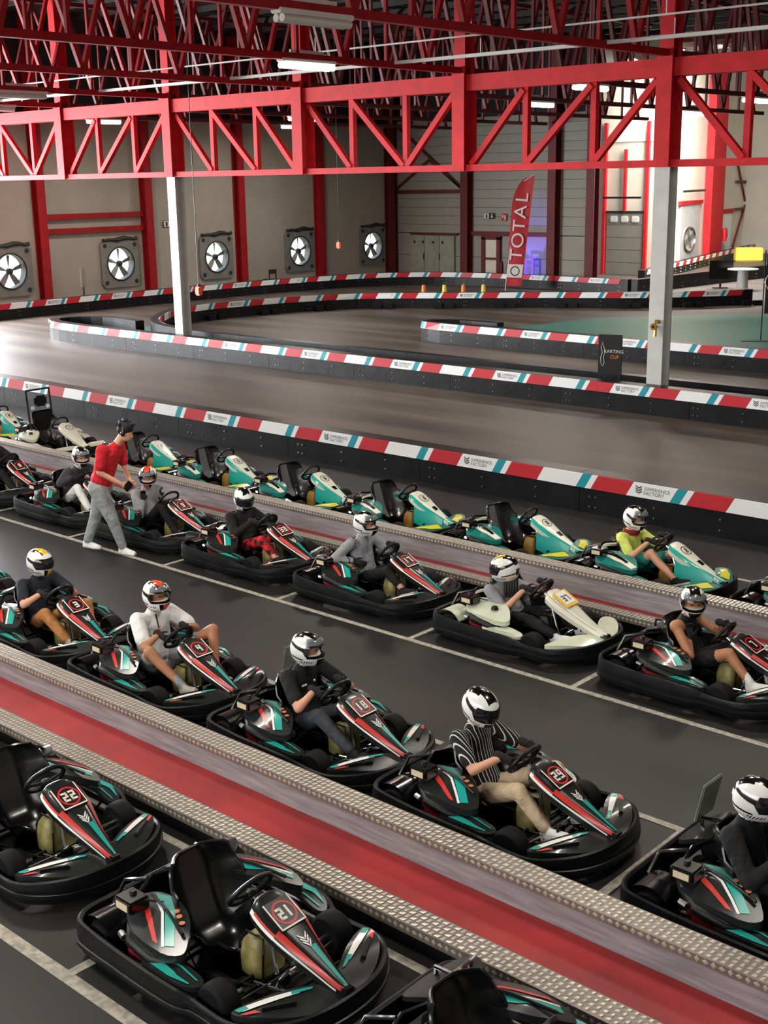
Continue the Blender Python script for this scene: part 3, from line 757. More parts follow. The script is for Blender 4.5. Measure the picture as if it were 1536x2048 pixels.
MB().lathe([(.001, 0), (.09, 0), (.1, .05), (.1, .5), (.06, .6), (.03, .62), (.03, .7), (.001, .7)], (0, 0, .3), 'Z', 14).build('cylinder', 'red_steel_dark', t, True); MB().tube([(0, 0, .98), (.1, 0, .9), (.12, 0, .5)], .015).build('hose', 'sign_black', t); MB().box((0, 0, .15), (.2, .2, .3)).build('stand', 'fan_dark', t)
t = thing('fire_extinguisher', 'bright red fire extinguisher hanging by the white dock door', 'extinguisher', dk(19.9, 1.0, .45))
MB().lathe([(.001, 0), (.13, 0), (.14, .05), (.14, .6), (.07, .72), (.001, .75)], (0, 0, 0), 'Z', 14).build('cylinder', 'red_steel', t, True); MB().tube([(0, 0, .75), (.16, 0, .7), (.18, 0, .2)], .02).build('hose', 'sign_black', t)
# --- blue lit frame next to the flag
t = thing('blue_frame', 'small frame glowing blue in front of the cladding wall', 'frame', (-34.35, 48.3, 0))
for sx in (-.18, .18): MB().box((sx, 0, .55), (.07, .07, 1.1)).build('leg', 'glow_blue', t)
MB().box((0, 0, 1.06), (.43, .07, .08)).build('top_rail', 'glow_blue', t); MB().box((0, 0, .8), (.3, .05, .05)).build('cross_rail', 'glow_blue', t)
l = bpy.data.lights.new('blue_spot', 'SPOT'); l.energy = 260; l.color = (.2, .1, 1); l.spot_size = math.radians(40); l.shadow_soft_size = .1
o = bpy.data.objects.new('blue_spot', l); COL.objects.link(o); o.location = (-34.5, 47.2, .3); o.rotation_euler = (V((-34.4, 48.7, 2.0))-V(o.location)).to_track_quat('-Z', 'Y').to_euler()
# --- pendant switches on wires
for (x, y, z, ztop, lab) in ((-26.9, 22.4, 1.85, 10.85, 'orange pendant switch hanging by a wire beside the pale lit column'), (-33.5, 34.8, 2.35, 10.85, 'orange pendant switch hanging by a long wire in front of the fan wall')):
    t = thing('pendant_switch', lab, 'switch', (x, y, z)); MB().tube([(0, 0, .12), (0, 0, ztop-z)], .012, 6).build('wire', 'fan_dark', t)
    MB().bbox((0, 0, 0), (.2, .14, .24), .03).build('switch_box', 'switch_orange', t); MB().bbox((0, 0, .15), (.1, .1, .08), .02).build('cap', 'fan_dark', t)
# --- furniture at the back
t = thing('wooden_chair', 'small dark chair standing against the fan wall', 'chair', (-42.1, 39.2, 0), math.radians(-90))
for sx in (-.2, .2):
    for sy in (-.2, .2): MB().box((sx, sy, .22 if sy < 0 else .45), (.04, .04, .44 if sy < 0 else .9)).build('leg', 'chair_dark', t)
MB().bbox((0, 0, .45), (.46, .46, .04), .01).build('seat', 'chair_dark', t); MB().bbox((0, .2, .8), (.44, .03, .2), .01).build('backrest', 'chair_dark', t)
t = thing('warning_post', 'slim brown warning post leaning in front of the fan wall', 'post', (-41.75, 29.0, 0)); MB().box((0, 0, .75), (.05, .05, 1.5)).build('pole', 'fan_dark', t); MB().bbox((0, 0, 1.2), (.06, .22, .75), .02).build('board', 'door_grey', t)
rc = 0
for (x, y) in ((-31.2, 37.0), (-30.55, 37.45), (-29.95, 37.85), (-29.3, 38.25)):
    o = MB().lathe([(.001, 0), (.09, 0), (.085, .08), (.07, .28), (.06, .32), (.001, .32)], (0, 0, 0), 'Z', 12).build('marker_post', 'cone_orange' if rc % 2 == 0 else 'block_yellow', None, True, (x, y, .5))
    MB().box((0, 0, -.25), (.12, .12, .5)).build('stem', 'fan_dark', o)
    tag(o, ('orange' if rc % 2 == 0 else 'yellow')+' marker post peeking over the inner barrier', 'marker', 'marker posts behind the inner barrier'); rc += 1
t = thing('screen_on_stand', 'black flat screen on a stand facing the track', 'screen', (-25.7, 50.2, 0), math.radians(38)); MB().bbox((0, 0, .78), (1.0, .08, .78), .02).build('panel', 'screen_black', t); MB().box((0, .05, .3), (.08, .06, .6)).build('pole', 'fan_dark', t); MB().box((0, .05, .02), (.6, .4, .04)).build('foot_plate', 'fan_dark', t)
t = thing('bar_table', 'round white bar table on a thick pedestal next to the black screen', 'table', (-24.6, 50.0, 0)); MB().lathe([(.001, 0), (.62, 0), (.64, .03), (.62, .05), (.001, .05)], (0, 0, .82), 'Z', 24).build('table_top', 'sign_white', t); MB().lathe([(.001, 0), (.3, 0), (.24, .1), (.2, .82), (.001, .82)], (0, 0, 0), 'Z', 16).build('pedestal', 'column_white', t, True)
o = MB().bbox((0, 0, .38), (1.5, .7, .76), .06).build('foam_block', 'block_yellow', None, True, (-32.6, 66.8, 0)); o.rotation_euler = (0, 0, math.radians(38)); tag(o, 'pale yellow foam block on the grey dock aisle', 'block')
t = thing('yellow_rack', 'yellow slatted rack against the braced dock wall', 'rack', dk(30.3, 0, .9), DROT)
for k in range(5): MB().box((-.6+.3*k, 0, .9), (.12, .08, .8)).build('slat', 'paper_yellow', t)
MB().box((0, 0, 1.3), (1.5, .1, .1)).build('top_rail', 'paper_yellow', t); 
for sx in (-.7, .7): MB().box((sx, 0, .6), (.08, .08, 1.2)).build('leg', 'fan_dark', t)
# ================================================================== karts
# local frame: +x forward, +y the kart's left, z up, origin on the floor under the middle
def belt_path():
    half = [(-.94, -.30), (-.935, -.48), (-.90, -.575), (-.82, -.62), (-.5, -.635), (-.1, -.645), (.10, -.635), (.20, -.60), (.32, -.595), (.48, -.60), (.60, -.575), (.72, -.50), (.83, -.37), (.90, -.2), (.92, 0)]
    top = [.285, .285, .28, .27, .25, .245, .235, .20, .185, .19, .20, .215, .225, .235, .24]
    P = [(x, y, z) for (x, y), z in zip(half, top)]
    P += [(x, -y, z) for (x, y, z) in reversed(P[:-1])]
    return P
def smooth_closed(P, n):
    out = []; N = len(P)
    for i in range(N):
        a, b, c, d = V(P[i-1]), V(P[i]), V(P[(i+1) % N]), V(P[(i+2) % N])
        for k in range(n):
            t = k/n; out.append(.5*((2*b)+(c-a)*t+(2*a-5*b+4*c-d)*t*t+(3*b-a-3*c+d)*t**3))
    return out
def mesh_bumper():
    P = smooth_closed(belt_path(), 3); N = len(P); rings = []
    for i, p in enumerate(P):
        d = P[(i+1) % N]-P[i-1]; n = V((d.y, -d.x, 0)).normalized()
        b = V((p.x, p.y, 0)); z = p.z
        prof = [(-.035, .06), (-.01, .045), (.0, .08), (.012, .16), (.012, z-.05), (.004, z-.008), (-.012, z), (-.03, z-.012), (-.03, .1)]
        rings.append([b+n*o+V((0, 0, zz)) for o, zz in prof])
    return MB().loft(rings, 0, True, False, True).mesh('bumper', 'belt_plastic', True)
def mesh_rub_strip():
    # raised lip around the belt
    P = smooth_closed(belt_path(), 3); N = len(P); rings = []
    for i, p in enumerate(P):
        d = P[(i+1) % N]-P[i-1]; n = V((d.y, -d.x, 0)).normalized(); b = V((p.x, p.y, 0))
        rings.append([b+n*o+V((0, 0, zz)) for o, zz in ((.01, .095), (.02, .1), (.02, .125), (.01, .13))])
    return MB().loft(rings, 0, True, False, True).mesh('rub_strip', 'black_plastic', True)
def mesh_tyre(r, w):
    return MB().lathe([(r*.55, -w/2), (r*.85, -w/2), (r*.97, -w*.38), (r, -w*.25), (r, w*.25), (r*.97, w*.38), (r*.85, w/2), (r*.55, w/2)], (0, 0, 0), 'Y', 26).mesh('tyre', 'rubber', True)
def mesh_rim(r, w):
    m = MB().lathe([(.001, -w*.2), (r*.2, -w*.42), (r*.25, -w*.2), (r*.45, -w*.25), (r*.54, -w*.5), (r*.57, -w*.5), (r*.57, w*.5), (.001, w*.5)], (0, 0, 0), 'Y', 20)
    return m.mesh('rim', 'steel_dark', True)
def seat_surface(off=0.0, u0=-1, u1=1, nu=14, v0=0, v1=1):
    path = [(.08, .19, .19), (.0, .125, .2), (-.12, .085, .215), (-.24, .09, .225), (-.33, .14, .235), (-.40, .25, .245), (-.45, .38, .25), (-.485, .50, .235), (-.505, .585, .21), (-.51, .62, .18)]
    rows = []; nv = 24
    for i in range(nv+1):
        f = v0+(v1-v0)*i/nv; q = f*(len(path)-1); k = min(int(q), len(path)-2); t = q-k
        a, b = path[k], path[k+1]; x = a[0]+(b[0]-a[0])*t; z = a[1]+(b[1]-a[1])*t; w = a[2]+(b[2]-a[2])*t
        tx, tz = b[0]-a[0], b[1]-a[1]; L = math.hypot(tx, tz); nx, nz = -tz/L, tx/L
        if nz < 0 and f < .45: nx, nz = -nx, -nz
        nx, nz = (nx, nz) if f < .45 else (abs(nx), nz if nx > 0 else -nz)
        row = []
        for j in range(nu+1):
            u = u0+(u1-u0)*j/nu; side = max(0, abs(u)-.35)/.65
            lift = side**1.8*(.17 if .2 < f < .75 else .1+.07*max(0, 1-abs(f-.475)/.475))
            row.append(V((x+nx*(lift+off), u*w*(1+.08*side), z+nz*(lift+off))))
        rows.append(row)
    return rows
def mesh_seat():
    A = seat_surface(0); B = seat_surface(-.014); m = MB(); nu = len(A[0])
    m.loft(A, 0, False, False); m.loft(B, 0, False, False)
    edge = [r[0] for r in A]+A[-1][1:]+[r[-1] for r in reversed(A[:-1])]+A[0][-2:0:-1]
    m.tube(edge, .012, 6, 0, True)
    return m.mesh('seat', 'seat_black', True)
def mesh_seat_stripe():
    m = MB(); m.loft(seat_surface(.004, -.3, .3, 6, .4, .97), 0, False, False); return m.mesh('seat_stripe', 'seat_grey', True)
WC = V((.075, 0, .565)); WN = V((-.82, 0, .57)).normalized()
def wheel_frame():
    ax = V((0, 1, 0)); up = WN.cross(ax).normalized()  # up in wheel plane
    if up.z < 0: up = -up
    return ax, up
def mesh_wheel():
    ax, up = wheel_frame(); m = MB(); pts = []
    for k in range(28):
        a = 2*math.pi*k/28; ry, rz = .155, .14 if math.sin(a) > 0 else .115
        pts.append(WC+ax*ry*math.cos(a)+up*rz*math.sin(a))
    m.tube(pts, .017, 8, 0, True)
    for e in (ax*.14, -ax*.14, -up*.11): m.tube([WC-WN*.02, WC+e*.5-WN*.012, WC+e], .013, 6)
    m.ell(WC-WN*.02, (.035, .045, .025), 10, 6); return m.mesh('steering_wheel', 'black_plastic', True)
def mesh_column():
    return MB().tube([WC-WN*.02, WC-WN*.12, (.34, -.05, .13)], [.018, .014, .012], 8).mesh('steering_column', 'silver', True)
PANEL = [(.175, .575, .085), (.205, .592, .125), (.26, .578, .15), (.36, .528, .155), (.47, .465, .135), (.58, .405, .105), (.70, .345, .075), (.80, .297, .052), (.865, .268, .034), (.885, .25, .018)]
def panel_pt(v, u, off=0.0):
    q = max(0, min(.9999, v))*(len(PANEL)-1); k = int(q); t = q-k
    p0, a, b, p3 = PANEL[max(k-1, 0)], PANEL[k], PANEL[k+1], PANEL[min(k+2, len(PANEL)-1)]
    c = [.5*((2*a[i])+(b[i]-p0[i])*t+(2*p0[i]-5*a[i]+4*b[i]-p3[i])*t*t+(3*a[i]-p0[i]-3*b[i]+p3[i])*t**3) for i in range(3)]
    x, z, w = c; drop = (.012+.045*max(0, abs(u)-.5)/.5)*abs(u)**2 if abs(u) <= 1 else 0
    tx, tz = b[0]-a[0], b[1]-a[1]; L = math.hypot(tx, tz); nx, nz = -tz/L, tx/L
    if nz < 0: nx, nz = -nx, -nz
    return V((x+nx*(off-drop*.4), u*w, z+nz*off-drop))
def mesh_panel():
    m = MB(); R = 30
    rows = [[panel_pt(i/R, -1+2*j/14) for j in range(15)] for i in range(R+1)]
    m.loft(rows, 0, False, False)
    for sg in (-1, 1):   # turned-down skirts
        sk = [[panel_pt(i/R, sg), panel_pt(i/R, sg)+V((-.01, -sg*.012, -.05))] for i in range(R+1)]
        m.loft(sk, 0, False, False)
    m.loft([rows[0], [p+V((-.01, 0, -.05)) for p in rows[0]]], 0, False, False)
    return m
def decal(m, fn0, fn1, v0, v1, mi=0, n=14, off=.003, **kw):
    rows = []
    for i in range(n+1):
        v = v0+(v1-v0)*i/n; a, b = fn0(v), fn1(v)
        rows.append([panel_pt(v, a+(b-a)*j/3, off) for j in range(4)])
    m.loft(rows, mi, False, False)
SEG = {'0': 'abcdef', '1': 'bc', '2': 'abged', '3': 'abgcd', '4': 'fgbc', '5': 'afgcd', '6': 'afgedc', '7': 'abc', '8': 'abcdefg', '9': 'abcdfg'}
def digits(s):
    # blocky digits; each returns quads in (x right, y up), centred
    quads = []; w, h, t, gap = .046, .082, .0165, .012; tot = len(s)*w+(len(s)-1)*gap; x = -tot/2
    for ch in s:
        for g in SEG[ch]:
            r = {'a': (0, h-t, w, h), 'g': (0, h/2-t/2, w, h/2+t/2), 'd': (0, 0, w, t), 'f': (0, h/2, t, h), 'b': (w-t, h/2, w, h), 'e': (0, 0, t, h/2), 'c': (w-t, 0, w, h/2)}[g]
            if ch == '1': r = (r[0]-w*.35, r[1], r[2]-w*.35, r[3])
            quads.append((x+r[0], r[1]-h/2, x+r[2], r[3]-h/2))
        x += w+gap
    return quads
def plate_mesh(num, style='black'):
    # plate lies on the panel around v=.33; text reads from the front-right, bottom of digits towards the nose
    m = MB(); vc = 3.05/9; dv = .105
    def P(x, y, off):      # x right (kart's left), y up (towards the wheel), metres
        a = panel_pt(vc, 0, .012+off); ty = (panel_pt(vc-.08, 0, 0)-panel_pt(vc+.08, 0, 0)).normalized()
        return a+V((0, 1, 0))*x+ty*y
    def quad(x0, y0, x1, y1, mi, off): m.add([P(x0, y0, off), P(x1, y0, off), P(x1, y1, off), P(x0, y1, off)], [(0, 1, 2, 3)], mi)
    if style == 'black':
        h = .098
        quad(-h, -h, h, h, 0, 0)
        m.add([P(-h, -h, 0), P(h, -h, 0), P(h, -h, -.02), P(-h, -h, -.02)], [(0, 1, 2, 3)], 0); m.add([P(-h, -h, 0), P(-h, h, 0), P(-h, h, -.02), P(-h, -h, -.02)], [(0, 1, 2, 3)], 0)
        m.add([P(h, -h, 0), P(h, h, 0), P(h, h, -.02), P(h, -h, -.02)], [(0, 1, 2, 3)], 0)
        quad(-h, -h, h, -h+.011, 2, .001); quad(-h, -h, -h+.011, h, 2, .001); quad(h-.009, -h, h, h, 2, .001)
        n = 28
        for k in range(n):
            a0, a1 = 2*math.pi*k/n, 2*math.pi*(k+1)/n
            m.add([P(r*math.cos(a), r*math.sin(a), .0015) for a, r in ((a0, .082), (a1, .082), (a1, .069), (a0, .069))], [(0, 1, 2, 3)], 1)
        for q in digits(num): quad(*q, 2, .002)
        mats = ['number_black', 'number_red', 'number_white']
    elif style == 'paper':
        quad(-.115, -.11, .115, .11, 1, .002); quad(-.075, -.075, .085, .1, 2, .004)
        for x0, y0, x1, y1 in digits(num): quad(x0, y0, x1, y1, 0, .006)
        mats = ['number_black', 'paper_yellow', 'paper_white']
    else:
        n = 24
        for k in range(n):
            a0, a1 = 2*math.pi*k/n, 2*math.pi*(k+1)/n
            m.add([P(r*math.cos(a), r*.9*math.sin(a), -.007) for a, r in ((a0, .075), (a1, .075), (a1, .066), (a0, .066))], [(0, 1, 2, 3)], 0)
        for x0, y0, x1, y1 in digits(num): quad(x0*.8, y0*.8, x1*.8, y1*.8, 0, -.006)
        mats = ['number_black', 'number_red', 'number_white']
    return m.mesh('number_plate', mats, False, False)
def leaf(outline, zf, n=8, th=.025):
    # domed panel from a plan outline, edge turned down
    c = V((sum(p[0] for p in outline)/len(outline), sum(p[1] for p in outline)/len(outline), 0))
    P = smooth_closed([(x, y, 0) for x, y in outline], 3); rings = []
    for k in range(n, 0, -1):
        f = k/n; rings.append([V((c.x+(p.x-c.x)*f, c.y+(p.y-c.y)*f, 0)) for p in P])
    for r in rings:
        for p in r: p.z = zf(p.x, p.y)
    low = [p+V((0, 0, -th)) for p in rings[0]]
    m = MB(); m.loft([low]+rings, 0, True, True); return m
def ribbon(pts_l, pts_r, zf, off=.004, mi=0, m=None, n=10):
    m = m or MB()
    def samp(P, t):
        q = t*(len(P)-1); k = min(int(q), len(P)-2); f = q-k; return P[k][0]+(P[k+1][0]-P[k][0])*f, P[k][1]+(P[k+1][1]-P[k][1])*f
    rows = []
    for i in range(n+1):
        a, b = samp(pts_l, i/n), samp(pts_r, i/n); rows.append([V((a[0]+(b[0]-a[0])*j/3, a[1]+(b[1]-a[1])*j/3, 0)) for j in range(4)])
    for r in rows:
        for p in r: p.z = zf(p.x, p.y)+off
    m.loft(rows, mi, False, False); return m
ME = {}
def build_kart(style='black', num='21', plate_style=None, flap=False):
    """returns the Empty with all its parts; style: black, teal, pale"""
    teal = style == 'teal'; pale = style == 'pale'
    def M_(key, fn):
        k = (key, style)
        if k not in ME: ME[k] = fn()
        return ME[k]
    shell = {'black': 'carbon', 'teal': 'teal_dark', 'pale': 'pale_green'}[style]
    t = thing('go_kart', 'kart', 'kart')
    b = put('bumper', M_('bumper', mesh_bumper), t); put('rub_strip', M_('rub', mesh_rub_strip), b)
    put('floor_pan', M_('pan', lambda: MB().prism([(-.85, -.5, .05), (.1, -.5, .05), (.45, -.3, .05), (.82, -.16, .05), (.82, .16, .05), (.45, .3, .05), (.1, .5, .05), (-.85, .5, .05)], (0, 0, .012)).mesh('floor_pan', 'black_plastic')), t)
    def frame_tubes():
        m = MB()
        for sg in (-1, 1):
            m.tube([(-.82, sg*.3, .1), (-.4, sg*.3, .09), (.1, sg*.33, .09), (.45, sg*.2, .09), (.8, sg*.14, .12)], .016, 6)
            m.tube([(-.6, sg*.3, .1), (-.6, sg*.6, .12), (-.1, sg*.61, .12), (.05, sg*.33, .09)], .012, 6)
        for x in (-.8, -.3, .2, .5): m.tube([(x, -.32, .09), (x, .32, .09)], .014, 6)
        m.tube([(-.72, -.55, .13), (-.72, .55, .13)], .02, 8); m.tube([(.33, -.5, .12), (.33, .5, .12)], .012, 8)
        return m.mesh('chassis_frame', 'gloss_black', True)
    put('chassis_frame', M_('frame', frame_tubes), t)
    for x, r, w, y in ((-.72, .14, .2, .475), (.30, .138, .14, .465)):
        for sg in (-1, 1):
            o = put('tyre', M_(('tyre', r), lambda: mesh_tyre(r, w)), t, (x, sg*y, r+.0), (0, 0, math.pi if sg > 0 else 0))
            put('rim', M_(('rim', r), lambda: mesh_rim(r, w)), o)
            if x > 0: put('hub_nut', M_('hub', lambda: MB().tube([(0, .05, 0), (0, .17, 0)], .016, 8).mesh('hub_nut', 'silver', True)), o)
    s = put('seat', M_('seat', mesh_seat), t)
    if teal: put('seat_stripe', M_('seat_stripe', mesh_seat_stripe), s)
    put('steering_wheel', M_('wheel', mesh_wheel), t); put('steering_column', M_('column', mesh_column), t)
    def links():
        m = MB()
        m.tube([(.40, 0, .15), (.36, -.4, .13)], .008, 6); m.tube([(.40, 0, .15), (.36, .4, .13)], .008, 6)
        m.tube([(.42, -.14, .10), (.47, -.15, .2), (.47, -.10, .22)], .008, 6); m.tube([(.42, .14, .10), (.47, .15, .2), (.47, .10, .22)], .008, 6)
        m.tube([(.3, -.2, .14), (.5, -.12, .12), (.62, -.16, .15)], .008, 6); m.bbox((.405, 0, .14), (.06, .05, .03), .006)
        return m.mesh('steering_links', 'silver', True)
    put('steering_links', M_('links', links), t)
    put('pedal', M_('pedal', lambda: MB().bbox((.5, 0, .2), (.02, .09, .06), .005).mesh('pedal', 'steel_dark')), t, (0, -.14, 0)); put('pedal', ME[('pedal', style)], t, (0, .14, 0))
    def tank():
        m = MB(); prof = [(.10, .085), (.10, .065), (.0, .0)]
        rings = []
        for z, sx, sy in ((.065, .085, .1), (.08, .1, .12), (.2, .1, .125), (.28, .085, .11), (.315, .06, .085), (.325, .03, .05)):
            n = 20; rings.append([V((.165+sx*abs(math.cos(a))**.5*math.copysign(1, math.cos(a)), sy*abs(math.sin(a))**.5*math.copysign(1, math.sin(a)), z)) for a in [2*math.pi*k/n for k in range(n)]])
        m.loft(rings, 0); return m.mesh('fuel_tank', 'tank_tan' if teal else ('black_plastic' if pale else 'tank'), True)
    tk = put('fuel_tank', M_('tank', tank), t)
    put('filler_cap', M_('cap', lambda: MB().lathe([(.001, 0), (.03, 0), (.03, .03), (.001, .03)], (.14, .03, .32), 'Z', 12).mesh('filler_cap', 'black_plastic')), tk)
    put('tank_strap', M_('strap', lambda: MB().tube([(.062, -.1, .08), (.062, -.09, .25), (.09, -.06, .325), (.24, -.06, .325), (.268, -.09, .25), (.268, -.1, .08)], .007, 6).mesh('tank_strap', 'black_plastic')), tk)
    # front number panel
    fp = put('front_panel', M_('panel', lambda: mesh_panel().mesh('front_panel', {'black': 'carbon', 'teal': 'cream_white', 'pale': 'cream_white'}[style], True)), t)
    ps = plate_style or ('black' if style == 'black' else ('circle' if teal else 'paper'))
    put('number_plate', M_(('plate', num, ps), lambda: plate_mesh(num, ps)), fp)
    c = lambda k: (lambda v: k)
    def dec(key, name, matn, fns):
        def f():
            m = MB()
            for a in fns: decal(m, *a, off=.0055 if name == 'red_stripe' else .003)
            return m.mesh(name, matn, True, False)
        return put(name, M_(key, f), fp)
    if style == 'black':
        for sg in (-1, 1):
            dec(('fs1', sg), 'silver_stripe', 'white_gloss', [(lambda v, sg=sg: sg*1.0, lambda v, sg=sg: sg*.88, .16, .40), (lambda v, sg=sg: sg*.99, lambda v, sg=sg: sg*.94, .4, .93)])
            dec(('fs2', sg), 'red_stripe', 'red_stripe', [(lambda v, sg=sg: sg*(.9), lambda v, sg=sg: sg*.66, .40, .90), (lambda v, sg=sg: sg*.93, lambda v, sg=sg: sg*.86, .22, .4)])
        dec('fs3', 'teal_stripe', 'teal', [(lambda v: -.05-.0*v, lambda v: .38, .56, .9)])
        def emblem():
            m = MB()
            for k in range(3):
                for sg in (-1, 1):
                    v0 = .475+.022*k; m.add([panel_pt(v0+.03, sg*.02, .006), panel_pt(v0, sg*.26, .006), panel_pt(v0+.012, sg*.26, .006), panel_pt(v0+.046, sg*.02, .006)], [(0, 1, 2, 3)])
            return m.mesh('emblem', 'white_gloss', False, False)
        put('emblem', M_('emblem', emblem), fp)
    elif teal:
        for sg in (-1, 1):
            dec(('fs1', sg), 'teal_side', 'teal', [(lambda v, sg=sg: sg*1.0, lambda v, sg=sg: sg*(.72-.25*max(0, v-.5)), .12, .98)])
            dec(('fs2', sg), 'white_flash', 'white_gloss', [(lambda v, sg=sg: sg*.98, lambda v, sg=sg: sg*.75, .72, .8)])
        dec('fs3', 'teal_nose', 'teal', [(c(-.72), c(.72), .72, .98)])
        dec('fs4', 'dark_vent', 'gloss_black', [(c(-.3), c(.3), .5, .57)])
        def fairing():
            m = MB()
            for sg in (-1, 1):
                m.loft([[V((.3, sg*.13, .5)), V((.3, sg*.14, .2))], [V((.5, sg*.12, .42)), V((.5, sg*.16, .17))], [V((.75, sg*.07, .3)), V((.78, sg*.14, .17))]], 0, False, False)
            return m.mesh('side_fairing', 'teal', True, False)
        put('side_fairing', M_('fair', fairing), t)
    else:
        for k in range(7): dec(('pl', k), 'pin_line', 'teal_dark' if k % 2 else 'engine_red', [(c(-.8+.27*k), c(-.78+.27*k), .14, .75)])
    # side covers (engine covers) with graphics
    zc = lambda x, y: .43-.35*max(0, abs(y)-.36)-.12*max(0, -.35-x)-.18*max(0, x+.2)
    o0 = [(-.60, .27), (-.52, .21), (-.34, .22), (-.14, .30), (-.01, .43), (.01, .50), (-.1, .56), (-.34, .56), (-.54, .47), (-.61, .36)]
    for sg in (-1, 1):
        cv = put('side_cover', M_(('cover', sg), lambda: leaf([(x, sg*y) for x, y in o0], zc, 8, .05).mesh('side_cover', shell, True)), t)
        if style == 'black':
            put('teal_stripe', M_(('cd1', sg), lambda: ribbon([(-.55, sg*.24), (-.3, sg*.36), (-.11, sg*.52)], [(-.42, sg*.22), (-.25, sg*.32), (-.06, sg*.49)], zc).mesh('teal_stripe', 'teal', True, False)), cv)
            put('white_line', M_(('cd2', sg), lambda: ribbon([(-.56, sg*.265), (-.32, sg*.375), (-.125, sg*.535)], [(-.55, sg*.25), (-.31, sg*.362), (-.11, sg*.525)], zc).mesh('white_line', 'white_gloss', True, False)), cv)
            put('red_stripe', M_(('cd3', sg), lambda: ribbon([(-.44, sg*.41), (-.2, sg*.54)], [(-.43, sg*.375), (-.16, sg*.535)], zc).mesh('red_stripe', 'red_stripe', True, False)), cv)
            if sg < 0:
                for k in range(3): put('round_badge', M_('badge', lambda: MB().lathe([(.001, 0), (.02, 0), (.018, .004), (.001, .004)], (0, 0, 0), 'Z', 12).mesh('round_badge', 'copper')), cv, (-.25+.055*k, -.31-.025*k, zc(-.25+.055*k, .31+.025*k)+.003))
            put('cover_strap', M_(('cd4', sg), lambda: MB().tube([(-.5, sg*.3, .445), (-.3, sg*.35, .447), (-.06, sg*.42, .41)], .011, 6).mesh('cover_strap', 'black_plastic')), cv)
        elif teal:
            put('white_stripe', M_(('cd1', sg), lambda: ribbon([(-.58, sg*.36), (-.3, sg*.47), (-.04, sg*.52)], [(-.54, sg*.29), (-.25, sg*.39), (-.0, sg*.46)], zc).mesh('teal_stripe', 'cream_white', True, False)), cv)
            put('dark_stripe', M_(('cd3', sg), lambda: ribbon([(-.5, sg*.36), (-.14, sg*.47)], [(-.46, sg*.32), (-.12, sg*.44)], zc, .007).mesh('dark_stripe', 'gloss_black', True, False)), cv)
        else:
            put('filler_knob', M_('knob', lambda: MB().lathe([(.001, 0), (.04, 0), (.03, .03), (.001, .03)], (0, 0, 0), 'Z', 12).mesh('filler_knob', 'black_plastic')), cv, (-.2, sg*.44, .41))
        # pod strip along the side
        zp = lambda x, y: .262-.25*max(0, x-.02)+.10*(abs(y)-.6)*-1
        po = [(-.24, .60), (-.14, .50), (.05, .47), (.17, .47), (.19, .53), (.10, .60), (-.08, .615)]
        pd = put('side_pod', M_(('pod', sg), lambda: leaf([(x, sg*y) for x, y in po], zp, 4, .03).mesh('side_pod', shell, True)), t)
        put('pod_stripe', M_(('pods', sg), lambda: ribbon([(-.16, sg*.60), (.02, sg*.605), (.14, sg*.56)], [(-.10, sg*.545), (.05, sg*.565), (.14, sg*.55)], zp, .006).mesh('pod_stripe', 'pale_green' if pale else ('white_gloss' if teal else 'teal'), True, False)), pd)
        if style == 'black':
            put('pod_line', M_(('podl', sg), lambda: ribbon([(-.06, sg*.515), (.15, sg*.51)], [(-.06, sg*.5), (.16, sg*.5)], zp, .006).mesh('pod_line', 'teal', True, False)), pd)
        # front wings
        zw = lambda x, y: .205+.10*max(0, .55-abs(y))*.5-.12*max(0, x-.7)+.03*math.sin(min(1, max(0, (x-.45)/.4))*3.14)
        wo = [(.87, .03), (.74, .07), (.66, .17), (.57, .32), (.50, .48), (.50, .55), (.58, .545), (.69, .475), (.785, .36), (.855, .2)]
        wg = put('front_wing', M_(('wing', sg), lambda: leaf([(x, sg*y) for x, y in wo], zw, 6, .04).mesh('front_wing', shell, True)), t)
        if style == 'black':
            put('wing_label', M_(('wl', sg), lambda: ribbon([(.515, sg*.50), (.585, sg*.36), (.68, sg*.19)], [(.56, sg*.52), (.625, sg*.38), (.70, sg*.21)], zw, .007).mesh('wing_label', 'white_gloss', True, False)), wg)
            put('wing_teal', M_(('wt', sg), lambda: ribbon([(.505, sg*.53), (.53, sg*.47)], [(.55, sg*.535), (.57, sg*.48)], zw, .009).mesh('wing_teal', 'teal', True, False)), wg)
            put('wing_teal', M_(('wt2', sg), lambda: ribbon([(.655, sg*.235), (.72, sg*.12)], [(.68, sg*.25), (.725, sg*.14)], zw, .009).mesh('wing_teal', 'teal', True, False)), wg)
            put('wing_red', M_(('wr', sg), lambda: ribbon([(.565, sg*.54), (.61, sg*.47)], [(.6, sg*.525), (.65, sg*.46)], zw, .007).mesh('wing_red', 'red_stripe', True, False)), wg)
            put('wing_pad', M_(('wp', sg), lambda: MB().bbox((.69, sg*.36, zw(.69, .36)+.005), (.03, .2, .025), .006, 0, Matrix.Rotation(sg*.55, 3, 'Z')).mesh('wing_pad', 'black_plastic')), wg)
        elif teal:
            put('wing_yellow', M_(('wy', sg), lambda: ribbon([(.64, sg*.46), (.76, sg*.34), (.83, sg*.18)], [(.58, sg*.42), (.67, sg*.29), (.73, sg*.15)], zw, .007).mesh('wing_yellow', 'yellow', True, False)), wg)
    put('nose_pad', M_('nose', lambda: MB().bbox((.86, 0, .235), (.1, .09, .05), .015).mesh('nose_pad', 'gloss_black', True)), t)
    # engine side, control box, rear guards
    def engine():
        m = MB(); m.bbox((-.27, -.525, .225), (.3, .1, .1), .02); m.tube([(-.16, -.55, .23), (-.04, -.54, .21)], .03, 8); m.bbox((-.42, -.5, .25), (.08, .1, .08), .015)
        return m.mesh('engine', 'engine_red', True)
    eg = put('engine', M_('engine', engine), t)
